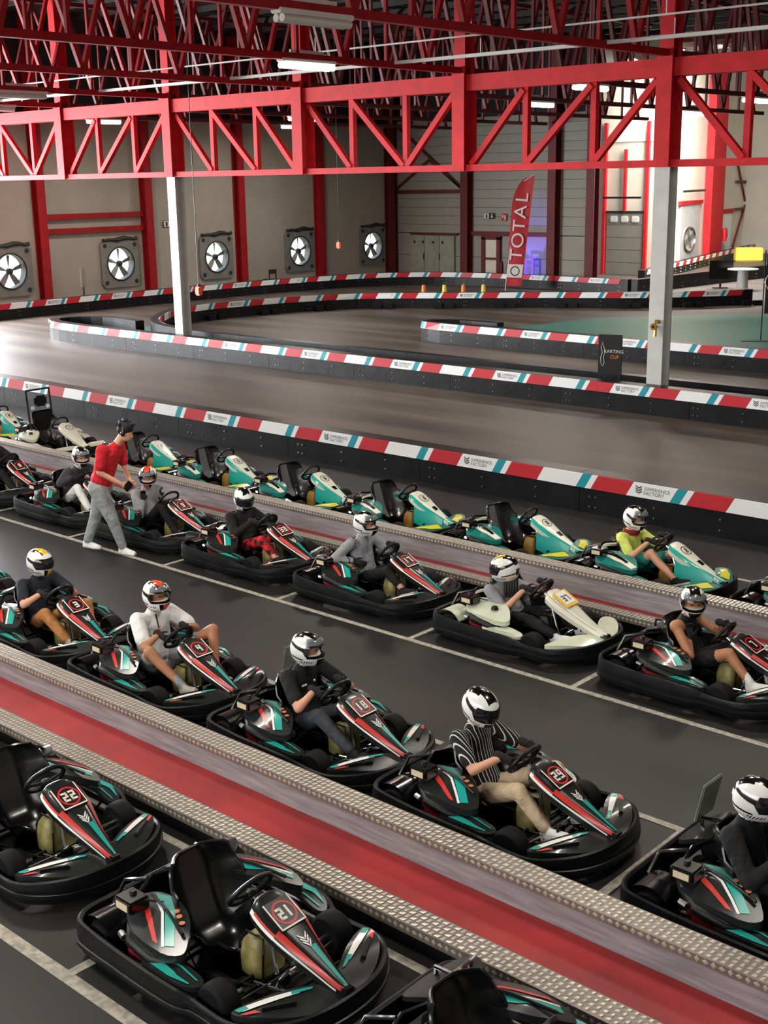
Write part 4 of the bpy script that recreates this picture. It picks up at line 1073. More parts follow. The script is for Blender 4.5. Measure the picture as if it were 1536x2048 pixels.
    put('exhaust', M_('exh', lambda: MB().tube([(-.62, -.33, .30), (-.55, -.42, .31), (-.38, -.56, .3), (-.18, -.57, .27), (-.06, -.5, .24)], [.03, .035, .04, .04, .03], 10).mesh('exhaust', 'black_plastic', True)), eg)
    put('spark_plug', M_('plug', lambda: MB().tube([(-.5, -.55, .3), (-.44, -.57, .3)], .022, 8).mesh('spark_plug', 'silver', True)), eg)
    def cables():
        m = MB(); m.tube([(-.45, -.38, .46), (-.4, -.28, .42), (-.28, -.3, .3), (-.05, -.34, .14), (.3, -.2, .11), (.46, -.14, .12)], .007, 5)
        m.tube([(-.6, -.4, .44), (-.66, -.34, .36), (-.68, -.1, .25), (-.7, .2, .2)], .008, 5); m.tube([(.06, .1, .3), (-.1, .3, .16), (-.4, .34, .2)], .007, 5)
        return m.mesh('cables', 'gloss_black', True)
    cb = put('cables', M_('cables', cables), t); cb['kind'] = 'stuff'
    put('brake_disc', M_('disc', lambda: MB().lathe([(.02, -.006), (.085, -.006), (.085, .006), (.02, .006)], (-.72, .18, .13), 'Y', 20).mesh('brake_disc', 'steel_dark')), t)
    for sg in (-1, 1): put('seat_stay', M_(('stay', sg), lambda: MB().tube([(-.42, sg*.24, .36), (-.55, sg*.3, .25), (-.68, sg*.3, .12)], .011, 6).mesh('seat_stay', 'silver', True)), t)
    put('floor_grille', M_('grille', lambda: MB().bbox((.12, -.3, .068), (.3, .2, .012), .004).mesh('floor_grille', 'carbon')), t)
    bx = put('control_box', M_('cbox', lambda: MB().bbox((-.52, -.44, .455), (.17, .15, .085), .012).mesh('control_box', 'gloss_black', True)), t)
    put('box_label', M_('clab', lambda: MB().box((-.52, -.517, .455), (.11, .004, .045)).mesh('box_label', 'label_cream')), bx)
    put('box_knob', M_('cknob', lambda: MB().lathe([(.001, 0), (.025, 0), (.02, .02), (.001, .02)], (-.53, -.42, .497), 'Z', 10).mesh('box_knob', 'black_plastic')), bx)
    def guard():
        m = MB()
        m.tube([(-.62, -.3, .42), (-.60, -.22, .5), (-.58, 0, .46), (-.60, .22, .5), (-.66, .42, .45), (-.72, .55, .33)], .014, 7)
        m.tube([(-.84, -.35, .28), (-.80, -.28, .42), (-.62, -.24, .48)], .014, 7); m.tube([(-.84, .35, .28), (-.80, .3, .42), (-.62, .24, .48)], .014, 7)
        return m.mesh('rear_hoop', 'gloss_black', True)
    put('rear_hoop', M_('guard', guard), t)
    for sg in (-1, 1):
        def fender():
            rows = []
            for k in range(9):
                a = math.radians(25+130*k/8); rows.append([V((-.72+.17*math.cos(a), sg*yy, .15+.17*math.sin(a))) for yy in (.34, .42, .5, .575)])
            m = MB(); m.loft(rows, 0, False, False); m.loft([[p*1+V((0, 0, .008)) for p in r] for r in rows], 0, False, False); return m.mesh('rear_fender', 'gloss_black' if not pale else 'pale_green', True, False)
        put('rear_fender', M_(('fend', sg), fender), t)
    put('rear_cowl', M_('cowl', lambda: leaf([(-.86, .08), (-.70, .06), (-.60, .2), (-.58, .42), (-.68, .55), (-.82, .5), (-.88, .3)], lambda x, y: .40-.5*max(0, -.72-x), 4, .03).mesh('rear_cowl', shell if not teal else 'cream_white', True)), t)
    if flap: put('rear_plate', M_('flap', lambda: MB().bbox((-.80, .36, .55), (.02, .26, .3), .008, 0, Matrix.Rotation(.2, 3, 'Y')).mesh('rear_plate', 'plate_grey')), t)
    return t
# ================================================================== people
def prim_mesh(mb, prim):
    """prim = dict(c=[centres], a=[lateral radii], b=[depth radii], lat=Vector or None)"""
    C = [V(c) for c in prim['c']]; A = prim['a']; B = prim['b']; lat = prim.get('lat'); n = 14; rings = []; N = len(C); pn = None
    for i in range(N):
        t = (C[min(i+1, N-1)]-C[max(i-1, 0)]).normalized()
        if lat is not None: x = (V(lat)-t*V(lat).dot(t)).normalized()
        else:
            x = t.orthogonal().normalized() if pn is None else (pn-t*pn.dot(t)).normalized()
        pn = x; y = t.cross(x)
        ring = lambda c, s: [c+x*(A[i]*s*math.cos(2*math.pi*k/n))+y*(B[i]*s*math.sin(2*math.pi*k/n)) for k in range(n)]
        m = min(A[i], B[i])
        if i == 0:
            for f in (.9, .55): rings.append(ring(C[0]-t*m*f, math.sqrt(1-f*f)))
        rings.append(ring(C[i], 1))
        if i == N-1:
            for f in (.55, .9): rings.append(ring(C[-1]+t*m*f, math.sqrt(1-f*f)))
    mb.loft(rings, 0)
def seg(p0, p1, r0, r1, m): return dict(c=[p0, p1], a=[r0, r1], b=[r0, r1], m=m)
def chain(c, r, m): return dict(c=c, a=r, b=r, m=m)
def remesh_prims(name, prims, voxel, smooth=4):
    mb = MB()
    for p in prims: prim_mesh(mb, p)
    me = mb.mesh(name, 'glove'); o = bpy.data.objects.new('tmp', me); COL.objects.link(o)
    r = o.modifiers.new('r', 'REMESH'); r.mode = 'VOXEL'; r.voxel_size = voxel
    s = o.modifiers.new('s', 'SMOOTH'); s.factor = .5; s.iterations = smooth
    dg = bpy.context.evaluated_depsgraph_get(); dg.update()
    out = bpy.data.meshes.new_from_object(o.evaluated_get(dg)); out.name = name
    bpy.data.objects.remove(o); bpy.data.meshes.remove(me)
    # materials by nearest primitive
    names = []
    for p in prims:
        if p['m'] not in names: names.append(p['m'])
    out.materials.clear()
    for nme in names: out.materials.append(MATS[nme])
    nf = len(out.polygons); cen = np.empty(nf*3); out.polygons.foreach_get('center', cen); cen = cen.reshape(-1, 3)
    best = np.full(nf, 1e9); idx = np.zeros(nf, int)
    for p in prims:
        C = [np.array(c, float) for c in p['c']]; lat = np.array(p['lat'], float) if p.get('lat') is not None else None
        for i in range(len(C)-1):
            a, b = C[i], C[i+1]; d = b-a; L2 = d@d+1e-12; t = np.clip(((cen-a)@d)/L2, 0, 1); off = cen-(a+np.outer(t, d))
            ra = p['a'][i]+(p['a'][i+1]-p['a'][i])*t; rb = p['b'][i]+(p['b'][i+1]-p['b'][i])*t
            if lat is not None:
                l = off@lat; rest = np.sqrt(np.maximum(0, (off**2).sum(1)-l*l)); q = np.sqrt((l/ra)**2+(rest/rb)**2)
            else: q = np.sqrt((off**2).sum(1))/ra
            dist = (q-1)*np.minimum(ra, rb); w = dist < best; best[w] = dist[w]; idx[w] = names.index(p['m'])
    out.polygons.foreach_set('material_index', idx.tolist()); out.polygons.foreach_set('use_smooth', [True]*nf); out.update()
    return out
def hand_prims(wrist, d, s, m, curl=1.0, side=1, sp=.02, r=.0088):
    """palm plus five curled fingers. d: pointing direction, s: across the knuckles (towards the thumb)"""
    d = V(d).normalized(); s = (V(s)-d*V(s).dot(d)).normalized(); n = s.cross(d)*side   # curl towards n
    W = V(wrist); P = []
    P.append(dict(c=[W, W+d*.045, W+d*.085], a=[.026, .036, .038], b=[.02, .018, .015], lat=tuple(s), m=m))
    for i, (L, o) in enumerate(((.95, 1.5), (1.05, .5), (1.0, -.5), (.8, -1.5))):
        b = W+d*.088+s*(o*sp); ang = 0; pts = [b]; ln = (.036*L, .026*L, .02*L)
        for k in range(3):
            ang += math.radians((38, 55, 45)[k])*curl
            pts.append(pts[-1]+(d*math.cos(ang)+n*math.sin(ang))*ln[k])
        P.append(chain(pts, [r*1.05, r, r*.95, r*.85], m))
    b = W+d*.028+s*.03; P.append(chain([b, b+(d*.7+s*.6+n*.25).normalized()*.035, b+(d*.7+s*.6+n*.25).normalized()*.035+(d*.75+s*.05+n*.65).normalized()*.032], [r*1.35, r*1.15, r], m))
    return P
def shoe(parent, ankle, toe_dir, m, sole='sole_white', name='shoe', L=.25):
    f = V(toe_dir).normalized(); A = V(ankle); y = f.cross(V((0, 0, 1)))
    y = y.normalized() if y.length > .01 else V((0, 1, 0)); u = y.cross(f)
    mb = MB(); base = A-u*.075-f*.055; up = []; so = []
    prof = [(0, .026, .07), (.06, .036, .085), (.3, .04, .082), (.5, .042, .06), (.72, .047, .045), (.9, .04, .035), (1.0, .022, .025)]
    for t, w, h in prof:
        c = base+f*(L*t); up.append([c+y*(w*math.cos(a))+u*(.012+(h-.0)*max(0, math.sin(a))) for a in [math.pi*k/8 for k in range(9)]])
        so.append([c+y*(w*1.08*e)+u*z for e, z in ((-1, 0), (1, 0), (1, .02), (-1, .02))])
    mb.loft(up, 0, True, True); mb.loft(so, 1, True, True)
    mb.loft([[A+u*.02+y*(.036*math.cos(a))+f*(.042*math.sin(a)) for a in [2*math.pi*k/10 for k in range(10)]], [A-u*.03+y*(.038*math.cos(a))+f*(.05*math.sin(a)) for a in [2*math.pi*k/10 for k in range(10)]]], 0, True, False)
    return mb.build(name, [m, sole], parent, True)
def helmet_mesh(style, opened):
    """style: accent material or None; forward +x. Returns shell mesh, visor mesh"""
    acc = style; nu, nv = 224, 120; a, b, c = .158, .124, .148; mb = MB(); vis = MB()
    def pt(la, ph, off=0.0):
        x, y, z = (a+off)*math.cos(ph)*math.cos(la), (b+off)*math.cos(ph)*math.sin(la), (c+off)*math.sin(ph)
        if z < -.02:
            k = min(1, (-.02-z)/.1); x += .022*k*max(0, math.cos(la)); y *= 1-.06*k; x += -.012*k*max(0, -math.cos(la))
        if z > .05 and x < 0: x -= .012*min(1, (z-.05)/.06)
        return V((x, y, max(z, -.138)))
    ph0 = math.radians(-72)
    P = [[pt(2*math.pi*j/nu, ph0+(math.pi/2-ph0)*i/nv) for j in range(nu)] for i in range(nv+1)]
    o = len(mb.v); mb.v += [tuple(p) for r in P for p in r]
    mats = ['helmet_white', 'helmet_black', acc or 'helmet_black']
    for i in range(nv):
        for j in range(nu):
            la = (360*(j+.5)/nu+180) % 360-180; ph = math.degrees(ph0+(math.pi/2-ph0)*(i+.5)/nv); al = abs(la)
            m = 0
            p = (P[i][j]+P[i+1][(j+1) % nu])/2
            opening = al < 64 and -14 < ph < 22-al*.06
            if opening and opened: continue
            if opening: m = 1
            elif al < 80-abs(ph-4)*.5 and -20 < ph < 27: m = 1
            # black crown band, narrowing to the brow, with the accent in its middle
            elif p.z > .055 and abs(p.y) < .048+.018*(1 if p.x < 0 else 0) and p.x < .105: m = 2 if (acc and abs(p.y) < .036 and p.x > -.02) else 1
            # chin
            elif al < 34 and ph < -22: m = 2 if (acc and al < 15) else 1
            # swept side flash
            elif 66 < al < 152 and abs(ph-(8+(al-66)*.30)) < 7.5-(al-66)*.035: m = 1
            elif 84 < al < 165 and abs(ph-(-24+(al-84)*.18)) < 3.2: m = 1
            elif 52 < al < 100 and -42 < ph < -30 and ((al+ph*.7) / 9.0) % 1 < .5: m = 1
            elif al > 150 and ph < 5 and ph > -25: m = 1
            elif acc and 100 < al < 150 and -36 < ph < -30: m = 2
            mb.f.append((o+i*nu+j, o+i*nu+(j+1) % nu, o+(i+1)*nu+(j+1) % nu, o+(i+1)*nu+j)); mb.m.append(m)
    mb.loft([P[0], [p*.86+V((0, 0, -.012)) for p in P[0]], [p*.8+V((0, 0, .06)) for p in P[0]]], 1, True, False)
    if opened:   # liner behind the opening
        rng = [(-66, -15), (66, -15)]
        L1 = [pt(math.radians(-64+128*k/20), math.radians(-14)) for k in range(21)]; L2 = [p*.84 for p in L1]; mb.loft([L1, L2], 1, False, False)
        L1 = [pt(math.radians(-64+128*k/20), math.radians(21)) for k in range(21)]; L2 = [p*.84 for p in L1]; mb.loft([L1, L2], 1, False, False)
    lo, hi = (-16, 25) if not opened else (26, 50)
    rows = []
    for k in range(9):
        ph = lo+(hi-lo)*k/8; rows.append([pt(math.radians(-68+136*q/24), math.radians(ph), .006 if not opened else .012) for q in range(25)])
    vis.loft(rows, 0, False, False); vis.loft([[p*.985 for p in r] for r in rows], 0, False, False)
    return mb.mesh('helmet', mats, True, False), vis.mesh('visor', 'visor' if not opened else 'visor_clear', True, False)
HM = {}
def add_helmet(parent, loc, yaw=0, pitch=0, roll=0, acc=None, opened=False, skin='skin_light', scarf='balaclava'):
    k = (acc, opened)
    if k not in HM: HM[k] = helmet_mesh(acc, opened)
    h = put('helmet', HM[k][0], parent, loc, (math.radians(roll), math.radians(pitch), math.radians(yaw)))
    put('visor', HM[k][1], h)
    if acc: h['label'] = 'white helmet with %s crown' % acc.split('_')[1]
    for sg in (-1, 1): put('visor_pivot', PIV, h, (.055, sg*.118, .022))
    if opened:
        put('eye', EYE, h, (.108, .034, .012)); put('eye', EYE, h, (.108, -.034, .012))
        put('balaclava', BAL.setdefault(scarf, MB().lathe([(.001, -.09), (.075, -.09), (.098, -.05), (.102, -.035), (.08, -.03), (.001, -.03)], (.012, 0, .0), 'Z', 18).mesh('balaclava', scarf, True)), h)
    return h
EYE = MB().ell((0, 0, 0), (.008, .013, .008), 10, 6).mesh('eye', 'eye_dark', True); BAL = {}
PIV = MB().lathe([(.001, -.008), (.02, -.008), (.018, .008), (.001, .008)], (0, 0, 0), 'Y', 12).mesh('visor_pivot', 'steel_dark', True)
def human(name, label, J, spec, parent_loc=(0, 0, 0), rz=0, group=None, seated=True):
    """J: joints hip, chest, neck, head, and R/L tuples for shoulder, elbow, wrist, knee, ankle"""
    t = thing(name, label, 'person', parent_loc, rz, group)
    lw = spec.get('legw', 1.0); sk = spec.get('skin', 'skin_light'); sh = spec['shirt']; pa = spec['pants']; lat = V(spec.get('lat', (0, 1, 0))).normalized(); bulk = spec.get('bulk', 1.0)
    hip, chest, neck, head = V(J['hip']), V(J['chest']), V(J['neck']), V(J['head']); P = []
    waist = hip.lerp(chest, .45)
    P.append(dict(c=[hip, hip.lerp(waist, .6)], a=[.158*bulk, .148*bulk], b=[.115*bulk, .108*bulk], lat=tuple(lat), m=pa))
    P.append(dict(c=[hip.lerp(waist, .62), waist, chest, chest.lerp(neck, .55), chest.lerp(neck, .85)], a=[.158*bulk, .15*bulk, .168*bulk, .155*bulk, .085], b=[.122*bulk, .112*bulk, .118*bulk, .098*bulk, .07], lat=tuple(lat), m=sh))
    P.append(chain([chest.lerp(neck, .8), neck, neck.lerp(head, .6)], [.062, .055, .055], spec.get('neck', sk)))
    # head with nose
    fwd = V(J.get('face', (1, 0, 0))).normalized()
    P.append(dict(c=[head+V((0, 0, -.055))+fwd*.012, head+V((0, 0, .03))], a=[.066, .076], b=[.078, .092], lat=tuple(fwd.cross(V((0, 0, 1))).normalized()), m=sk))
    P.append(seg(head+fwd*.085+V((0, 0, .0)), head+fwd*.1+V((0, 0, -.025)), .01, .014, sk))
    sleeve, leg = spec.get('sleeve', 'long'), spec.get('leg', 'long'); glove = spec.get('glove', True)
    for sd in (0, 1):
        S, E, Wr = V(J['shoulder'][sd]), V(J['elbow'][sd]), V(J['wrist'][sd]); sg = -1 if sd == 0 else 1
        am = sk if sleeve == 'none' else sh
        P.append(seg(chest.lerp(neck, .35).lerp(S, .55), S, .07*bulk, .062*bulk, am if sleeve != 'none' else sk))
        if sleeve == 'short':
            P.append(seg(S, S.lerp(E, .72), .066*bulk, .06*bulk, sh)); P.append(seg(S.lerp(E, .6), E, .043, .04, sk)); P.append(seg(E, Wr, .04, .028, sk))
        elif sleeve == 'none':
            P.append(seg(S, E, .05, .041, sk)); P.append(seg(E, Wr, .04, .028, sk))
        else:
            P.append(seg(S, E, .066*bulk, .055*bulk, sh)); P.append(seg(E, Wr.lerp(E, .08), .054*bulk, .04, sh)); P.append(seg(E.lerp(Wr, .8), Wr, .029, .028, sk))
        H_, K, A = hip+lat*(sg*.085)+V((0, 0, -.01)), V(J['knee'][sd]), V(J['ankle'][sd])
        if leg == 'long':
            P.append(seg(H_, K, .088*bulk*lw, .066*lw, pa)); P.append(seg(K, A.lerp(K, .06), .064*lw, .052*(.5+.5*lw), pa)); P.append(seg(K.lerp(A, .85), A, .036, .034, sk))
        elif leg == 'capri':
            P.append(seg(H_, K, .086*bulk, .062, pa)); P.append(seg(K, K.lerp(A, .68), .06, .05, pa)); P.append(seg(K.lerp(A, .5), A, .042, .034, sk))
        else:
            P.append(seg(H_, H_.lerp(K, .68), .092*bulk, .08, pa)); P.append(seg(H_.lerp(K, .5), K, .066, .056, sk)); P.append(chain([K, K.lerp(A, .3)+V((0, 0, -.012)), A], [.053, .05, .036], sk))
        if spec.get('sock'): P.append(seg(K.lerp(A, .74), A, .04, .04, spec['sock']))
        hd, hs, cu, si = J['hand'][sd]
        if not glove: P += hand_prims(Wr, hd, hs, sk, cu, si, .022, .0095)
    body = put('body', remesh_prims('body', P, spec.get('voxel', .0105)), t)
    for sd in (0, 1):
        if glove:
            hd, hs, cu, si = J['hand'][sd]; Wr = V(J['wrist'][sd]); d = V(hd).normalized()
            pr = hand_prims(Wr, hd, hs, 'glove', cu, si); pr.append(seg(Wr-d*.035, Wr, .036, .033, 'glove'))
            put('glove', remesh_prims('glove', pr, .0062, 2), t)
        if spec.get('shoe'): shoe(t, J['ankle'][sd], J['toe'][sd], spec['shoe'], spec.get('sole', 'sole_white'))
    return t
def seat_pose(head=(-.33, 0, .86), hands=('w', 'w'), knees=None, ankles=None, elbows=None, lean=0.0):
    hx, hy, hz = head
    J = dict(hip=(-.27, 0, .21), head=(hx-.01, hy, hz-.01))
    J['neck'] = (hx-.06, hy*.8, hz-.145); J['chest'] = ((-.27+hx-.1)/2-.035, hy*.45, .21+(hz-.145-.21)*.6)
    n = V(J['neck'])
    J['shoulder'] = ((n.x-.01, n.y-.185, n.z-.055), (n.x-.01, n.y+.185, n.z-.055))
    ax, up = wheel_frame(); W = []
    base = {0: WC-ax*.15+up*.03, 1: WC+ax*.15+up*.03}
    H = []; wr = []
    for sd in (0, 1):
        if hands[sd] == 'w':
            g = base[sd]; S = V(J['shoulder'][sd]); d = (g-S); d = V((d.x, d.y*.5, d.z)).normalized()*.5+V((.75, 0, -.1)); d.normalize()
            wr.append(tuple(g-d*.10+WN*.015)); H.append((tuple(d), tuple((up*.8+V((0, 0, .2)))), 1.15, 1 if sd == 0 else -1))
        else:
            wr.append(hands[sd][0]); H.append(hands[sd][1])
    J['wrist'] = wr; J['hand'] = H
    J['elbow'] = elbows or ((-.16, -.30, .46), (-.16, .30, .46))
    J['knee'] = knees or ((.12, -.17, .40), (.12, .17, .40)); J['ankle'] = [(a_[0]-.01, a_[1], a_[2]+.035) for a_ in (ankles or ((.40, -.15, .155), (.40, .15, .155)))]
    J['toe'] = ((.9, -.05, .36), (.9, .05, .36))
    return J
def mirror_el(e): return (e, (e[0], -e[1], e[2]))
KARTS = {}
def place(key, x, y, label, style='black', num='21', ps=None, flap=False, rz=0.0, group=None):
    k = build_kart(style, num, ps, flap); k.location = (x, y, 0); k.rotation_euler = (0, 0, rz); k['label'] = label
    if group: k['group'] = group
    KARTS[key] = k; return k
NY, AY, BY, CY = 4.45, 6.95, 10.28, 12.6
place('n0', -9.62, 4.42, 'black kart, number out of sight, parked behind kart 22', 'black', '20', group='karts')
place('n22', -7.44, 4.47, 'empty black kart with plate 22, its nose against the kart numbered 21', 'black', '22', group='karts')
place('n21', -5.23, 4.45, 'empty black kart with plate 21, between two other empty karts by the walkway', 'black', '21', group='karts')
place('n23', -3.15, 4.45, 'empty black kart ahead of kart 21 beside the walkway', 'black', '23', group='karts')
place('a1', -12.95, AY, 'black kart nosing up behind kart 3', 'black', '2', group='karts')
place('a3', -10.92, AY, 'black kart number 3 with a rider in a navy shirt', 'black', '3', flap=True, group='karts')
place('a4', -8.98, AY, 'black kart number 4 with a rider in a white T-shirt', 'black', '4', group='karts')
place('a18', -6.93, AY, 'black kart number 18 with a rider in a black polo shirt', 'black', '18', flap=True, group='karts')
place('a29', -5.0, AY, 'black kart number 29 with a rider in a pinstriped shirt', 'black', '29', group='karts')
place('a5', -2.83, AY, 'black kart with an upright rear plate, its rider in a black jacket', 'black', '15', flap=True, group='karts')
place('b1', -17.2, BY, 'black kart behind the rider in white trousers', 'black', '8', group='karts')
place('b2', -15.2, BY, 'black kart with a rider in a dark grey sweater and white trousers', 'black', '6', group='karts')
place('b3', -13.28, BY, 'black kart number 9 with a rider raising both hands', 'black', '9', group='karts')
place('b33', -11.34, BY, 'black kart number 33 with a rider in red checked trousers', 'black', '33', group='karts')
place('b17', -9.3, BY, 'black kart number 17 with a rider in a grey sweatshirt', 'black', '17', group='karts')
place('b37', -7.17, BY, 'pale kart with a yellow number 37 card', 'pale', '37', group='karts')
place('b7', -5.12, BY, 'black kart with a rider in a black tank top', 'black', '7', group='karts')
cx = [(-21.2, '8'), (-16.65, '9'), (-14.77, '5'), (-12.89, '6'), (-11.01, '3'), (-9.0, '8'), (-7.07, '2'), (-4.95, '4')]
cl = ['teal and white kart behind the white kart with a tall seat frame', 'empty teal and white kart beside the man in the red T-shirt', 'empty teal and white kart next after the one beside the man in red',
      'empty teal and white kart level with the rider in red checked trousers', 'empty teal and white kart with a yellow nose, behind the grey sweatshirt rider', 'empty teal and white kart directly behind the yellow shirted rider',
      'teal and white kart with a rider in a yellow shirt', 'teal and white kart ahead of the yellow shirted rider']
for i, ((x, n), l) in enumerate(zip(cx, cl)): place('c%d' % i, x, CY, l, 'teal', n, group='karts')
k = place('cw', -19.25, CY, 'white kart with a tall black seat frame', 'pale', '1', 'circle', group='karts')
sf = MB()
for sg in (-.24, .24): sf.tube([(-.4, sg, .2), (-.52, sg, .6), (-.56, sg, 1.12)], .018, 7)
sf.tube([(-.56, -.24, 1.12), (-.56, .24, 1.12)], .018, 7); sf.build('seat_frame', 'gloss_black', k, True)
MB().bbox((-.5, 0, .92), (.05, .26, .2), .04).build('headrest', 'black_plastic', k, True); MB().bbox((-.47, 0, .55), (.04, .42, .4), .02).build('tall_backrest', 'black_plastic', k, True)
for sg in (-.16, .16): MB().bbox((-.5, sg, .8), (.04, .06, .06), .01).build('harness_clip', 'sign_white', k)
# ================================================================== riders
def rider(key, label, J, spec, hel):
    k = KARTS[key]; t = human('person', label, J, spec, tuple(k.location), 0, 'riders seated in karts')
    add_helmet(t, (J['head'][0]+.01, J['head'][1], J['head'][2]+.02), **hel); return t
rider('a3', 'rider in a navy shirt and tan trousers, white helmet with yellow crown', seat_pose((-.27, .02, .85), elbows=((-.13, -.3, .5), (-.1, .3, .48)), knees=((.08, -.19, .42), (.2, .24, .44))),
      dict(shirt='cloth_navy', pants='cloth_tan', sleeve='short', leg='long', shoe='shoe_grey', sock='cloth_black', neck='cloth_white', sole='cloth_black'), dict(acc='helmet_yellow', yaw=8))
ra4 = rider('a4', 'broad rider in a white T-shirt and shorts with bare knees', seat_pose((-.22, .0, .91), elbows=((-.06, -.3, .53), (-.04, .3, .56)), knees=((.02, -.30, .50), (.22, .30, .60)), ankles=((.33, -.17, .16), (.40, .17, .17))),
      dict(shirt='cloth_white', pants='cloth_grey', sleeve='short', leg='short', shoe='shoe_grey', sole='cloth_black', sock='cloth_grey', bulk=1.18, skin='skin_tan'), dict(acc='helmet_orange', yaw=-4, opened=True, pitch=-4))
ra18 = rider('a18', 'rider in a black polo shirt and dark grey jeans', seat_pose((-.26, .02, .86), elbows=((-.07, -.29, .48), (-.04, .3, .5)), knees=((.06, -.19, .42), (.16, .17, .42))),
      dict(shirt='cloth_black', pants='cloth_denim', sleeve='short', leg='long', shoe='cloth_black', neck='cloth_white'), dict(yaw=14, opened=True))
MB().ell((-.197, -.02, .57), (.012, .028, .036), 10, 8).build('shirt_print', 'helmet_orange', ra4, True)
MB().tube([(-.225, -.02, .74), (-.2, -.025, .68), (-.192, -.02, .61)], .007, 6).build('neck_cord', 'glove', ra4, True)
MB().bbox((-.205, -.085, .585), (.012, .06, .016), .004).build('shirt_print', 'helmet_white', ra18)
MB().bbox((-.198, .03, .6), (.012, .02, .02), .004).build('shirt_print', 'helmet_white', ra18)
rider('a29', 'rider in a black pinstriped shirt and beige trousers, white trainers', seat_pose((-.33, .0, .86), elbows=((-.18, -.28, .50), (-.12, .28, .50)), knees=((.15, -.17, .40), (.22, .2, .46)), ankles=((.40, -.16, .14), (.44, .16, .16))),
      dict(shirt='cloth_pinstripe', pants='cloth_beige', sleeve='short', leg='long', shoe='cloth_white', sock='cloth_black'), dict(yaw=-6, pitch=18))
rider('a5', 'rider in a plain black jacket with a white neck warmer', seat_pose((-.29, .0, .85), elbows=((-.16, -.3, .44), (-.1, .3, .46))),
      dict(shirt='cloth_black', pants='cloth_black', sleeve='long', leg='long', shoe='cloth_black', neck='balaclava', bulk=1.1), dict(yaw=6))
rider('b1', 'rider in dark clothes on the kart behind the white trousers', seat_pose((-.4, .0, .84)), dict(shirt='cloth_black', pants='cloth_black', shoe='cloth_black'), dict(yaw=0))
rider('b2', 'rider in a dark grey sweater and white trousers', seat_pose((-.06, .05, .86), elbows=((-.13, -.29, .52), (-.05, .3, .5)), knees=((.12, -.17, .47), (.2, .15, .45)), ankles=((.36, -.15, .15), (.42, .15, .15))),
      dict(shirt='cloth_dark_grey', pants='cloth_white', leg='long', shoe='cloth_black', neck='cloth_white', bulk=1.05), dict(yaw=-12, pitch=8, opened=True))
rider('b3', 'rider in a grey sweater with both gloved hands raised to the chin', seat_pose((-.34, .0, .81), hands=(((-.28, -.16, .52), ((-.1, .15, .9), (.5, .6, 0), .6, 1)), ((-.18, .12, .54), ((-.1, -.5, .75), (.6, -.3, 0), .7, -1))), elbows=((-.22, -.28, .34), (-.08, .27, .36)), knees=((.05, -.12, .50), (.14, .14, .46))),
      dict(shirt='cloth_grey', pants='cloth_black', leg='long', shoe='cloth_black'), dict(acc='helmet_orange', yaw=-48, pitch=10, opened=True))
rider('b33', 'rider in a black hooded top and red checked trousers', seat_pose((-.34, .0, .80), elbows=((-.22, -.28, .42), (-.1, .28, .44)), knees=((.15, -.16, .39), (.2, .16, .4))),
      dict(shirt='cloth_black', pants='cloth_plaid', leg='capri', shoe='cloth_black', bulk=1.08), dict(yaw=-22, pitch=12))
rider('b17', 'rider in a pale grey sweatshirt, one hand on the hip, bare ankles', seat_pose((-.27, .0, .84), hands=(((-.28, -.21, .45), ((.85, .35, -.25), (0, .3, .9), .5, 1)), 'w'), elbows=((-.46, -.34, .47), (-.1, .28, .46)), knees=((.18, -.15, .40), (.24, .14, .43)), ankles=((.43, -.15, .20), (.48, .12, .23))),
      dict(shirt='cloth_grey', pants='cloth_black', leg='capri', shoe='cloth_black', neck='cloth_white'), dict(yaw=12, opened=True))
t = rider('b37', 'rider in a light grey T-shirt turned backwards, white trainers and dark hair', seat_pose((-.33, -.1, .73), hands=('w', 'w'), elbows=((-.2, -.28, .36), (-.06, .2, .44)), knees=((.06, -.16, .26), (.12, .12, .3)), ankles=((.38, -.19, .15), (.46, .14, .17))),
      dict(shirt='cloth_grey', pants='cloth_black', sleeve='short', leg='long', shoe='cloth_white', skin='skin_light'), dict(acc='helmet_yellow', yaw=205, pitch=4))
hr = MB()
for k in range(5): hr.tube([(-.30+.02*k, -.12+.02*k, .64), (-.27+.02*k, -.16+.02*k, .55), (-.26+.015*k, -.17+.02*k, .45)], [.022, .02, .008], 8)
hr.build('hair', 'hair', t, True)
rider('b7', 'rider in a black tank top with bare arms, one hand at the chin', seat_pose((-.25, .0, .80), hands=(((-.20, -.14, .50), ((-.25, .5, .8), (.5, .3, -.2), .8, 1)), 'w'), elbows=((-.12, -.25, .37), (-.07, .24, .46)), knees=((.22, -.15, .45), (.26, .15, .46)), ankles=((.46, -.16, .18), (.5, .14, .19))),
      dict(shirt='cloth_black', pants='cloth_black', sleeve='none', leg='short', shoe='cloth_white', sock='sock_white', skin='skin_tan'), dict(yaw=-52, pitch=6, opened=True))
rider('c6', 'rider in a bright yellow T-shirt with a red collar and teal shorts', seat_pose((-.31, .0, .79), elbows=((-.2, -.26, .40), (-.1, .26, .42)), knees=((.0, -.15, .46), (.14, .16, .42)), ankles=((.33, -.15, .17), (.4, .15, .17))),
      dict(shirt='cloth_yellow', pants='cloth_teal', sleeve='short', leg='short', shoe='cloth_black', neck='cloth_red_dark'), dict(yaw=-6, pitch=6, opened=True))
col = MB().lathe([(.07, 0), (.1, .0), (.105, .05), (.085, .07), (.07, .06)], (KARTS['c6'].location.x-.36, CY, .60), 'Z', 20)
col.build('collar', 'cloth_red_dark', [o for o in bpy.data.objects if o.name.startswith('person') and o.get('label', '').startswith('rider in a bright yellow')][0], True, (-KARTS['c6'].location.x, -CY, 0))
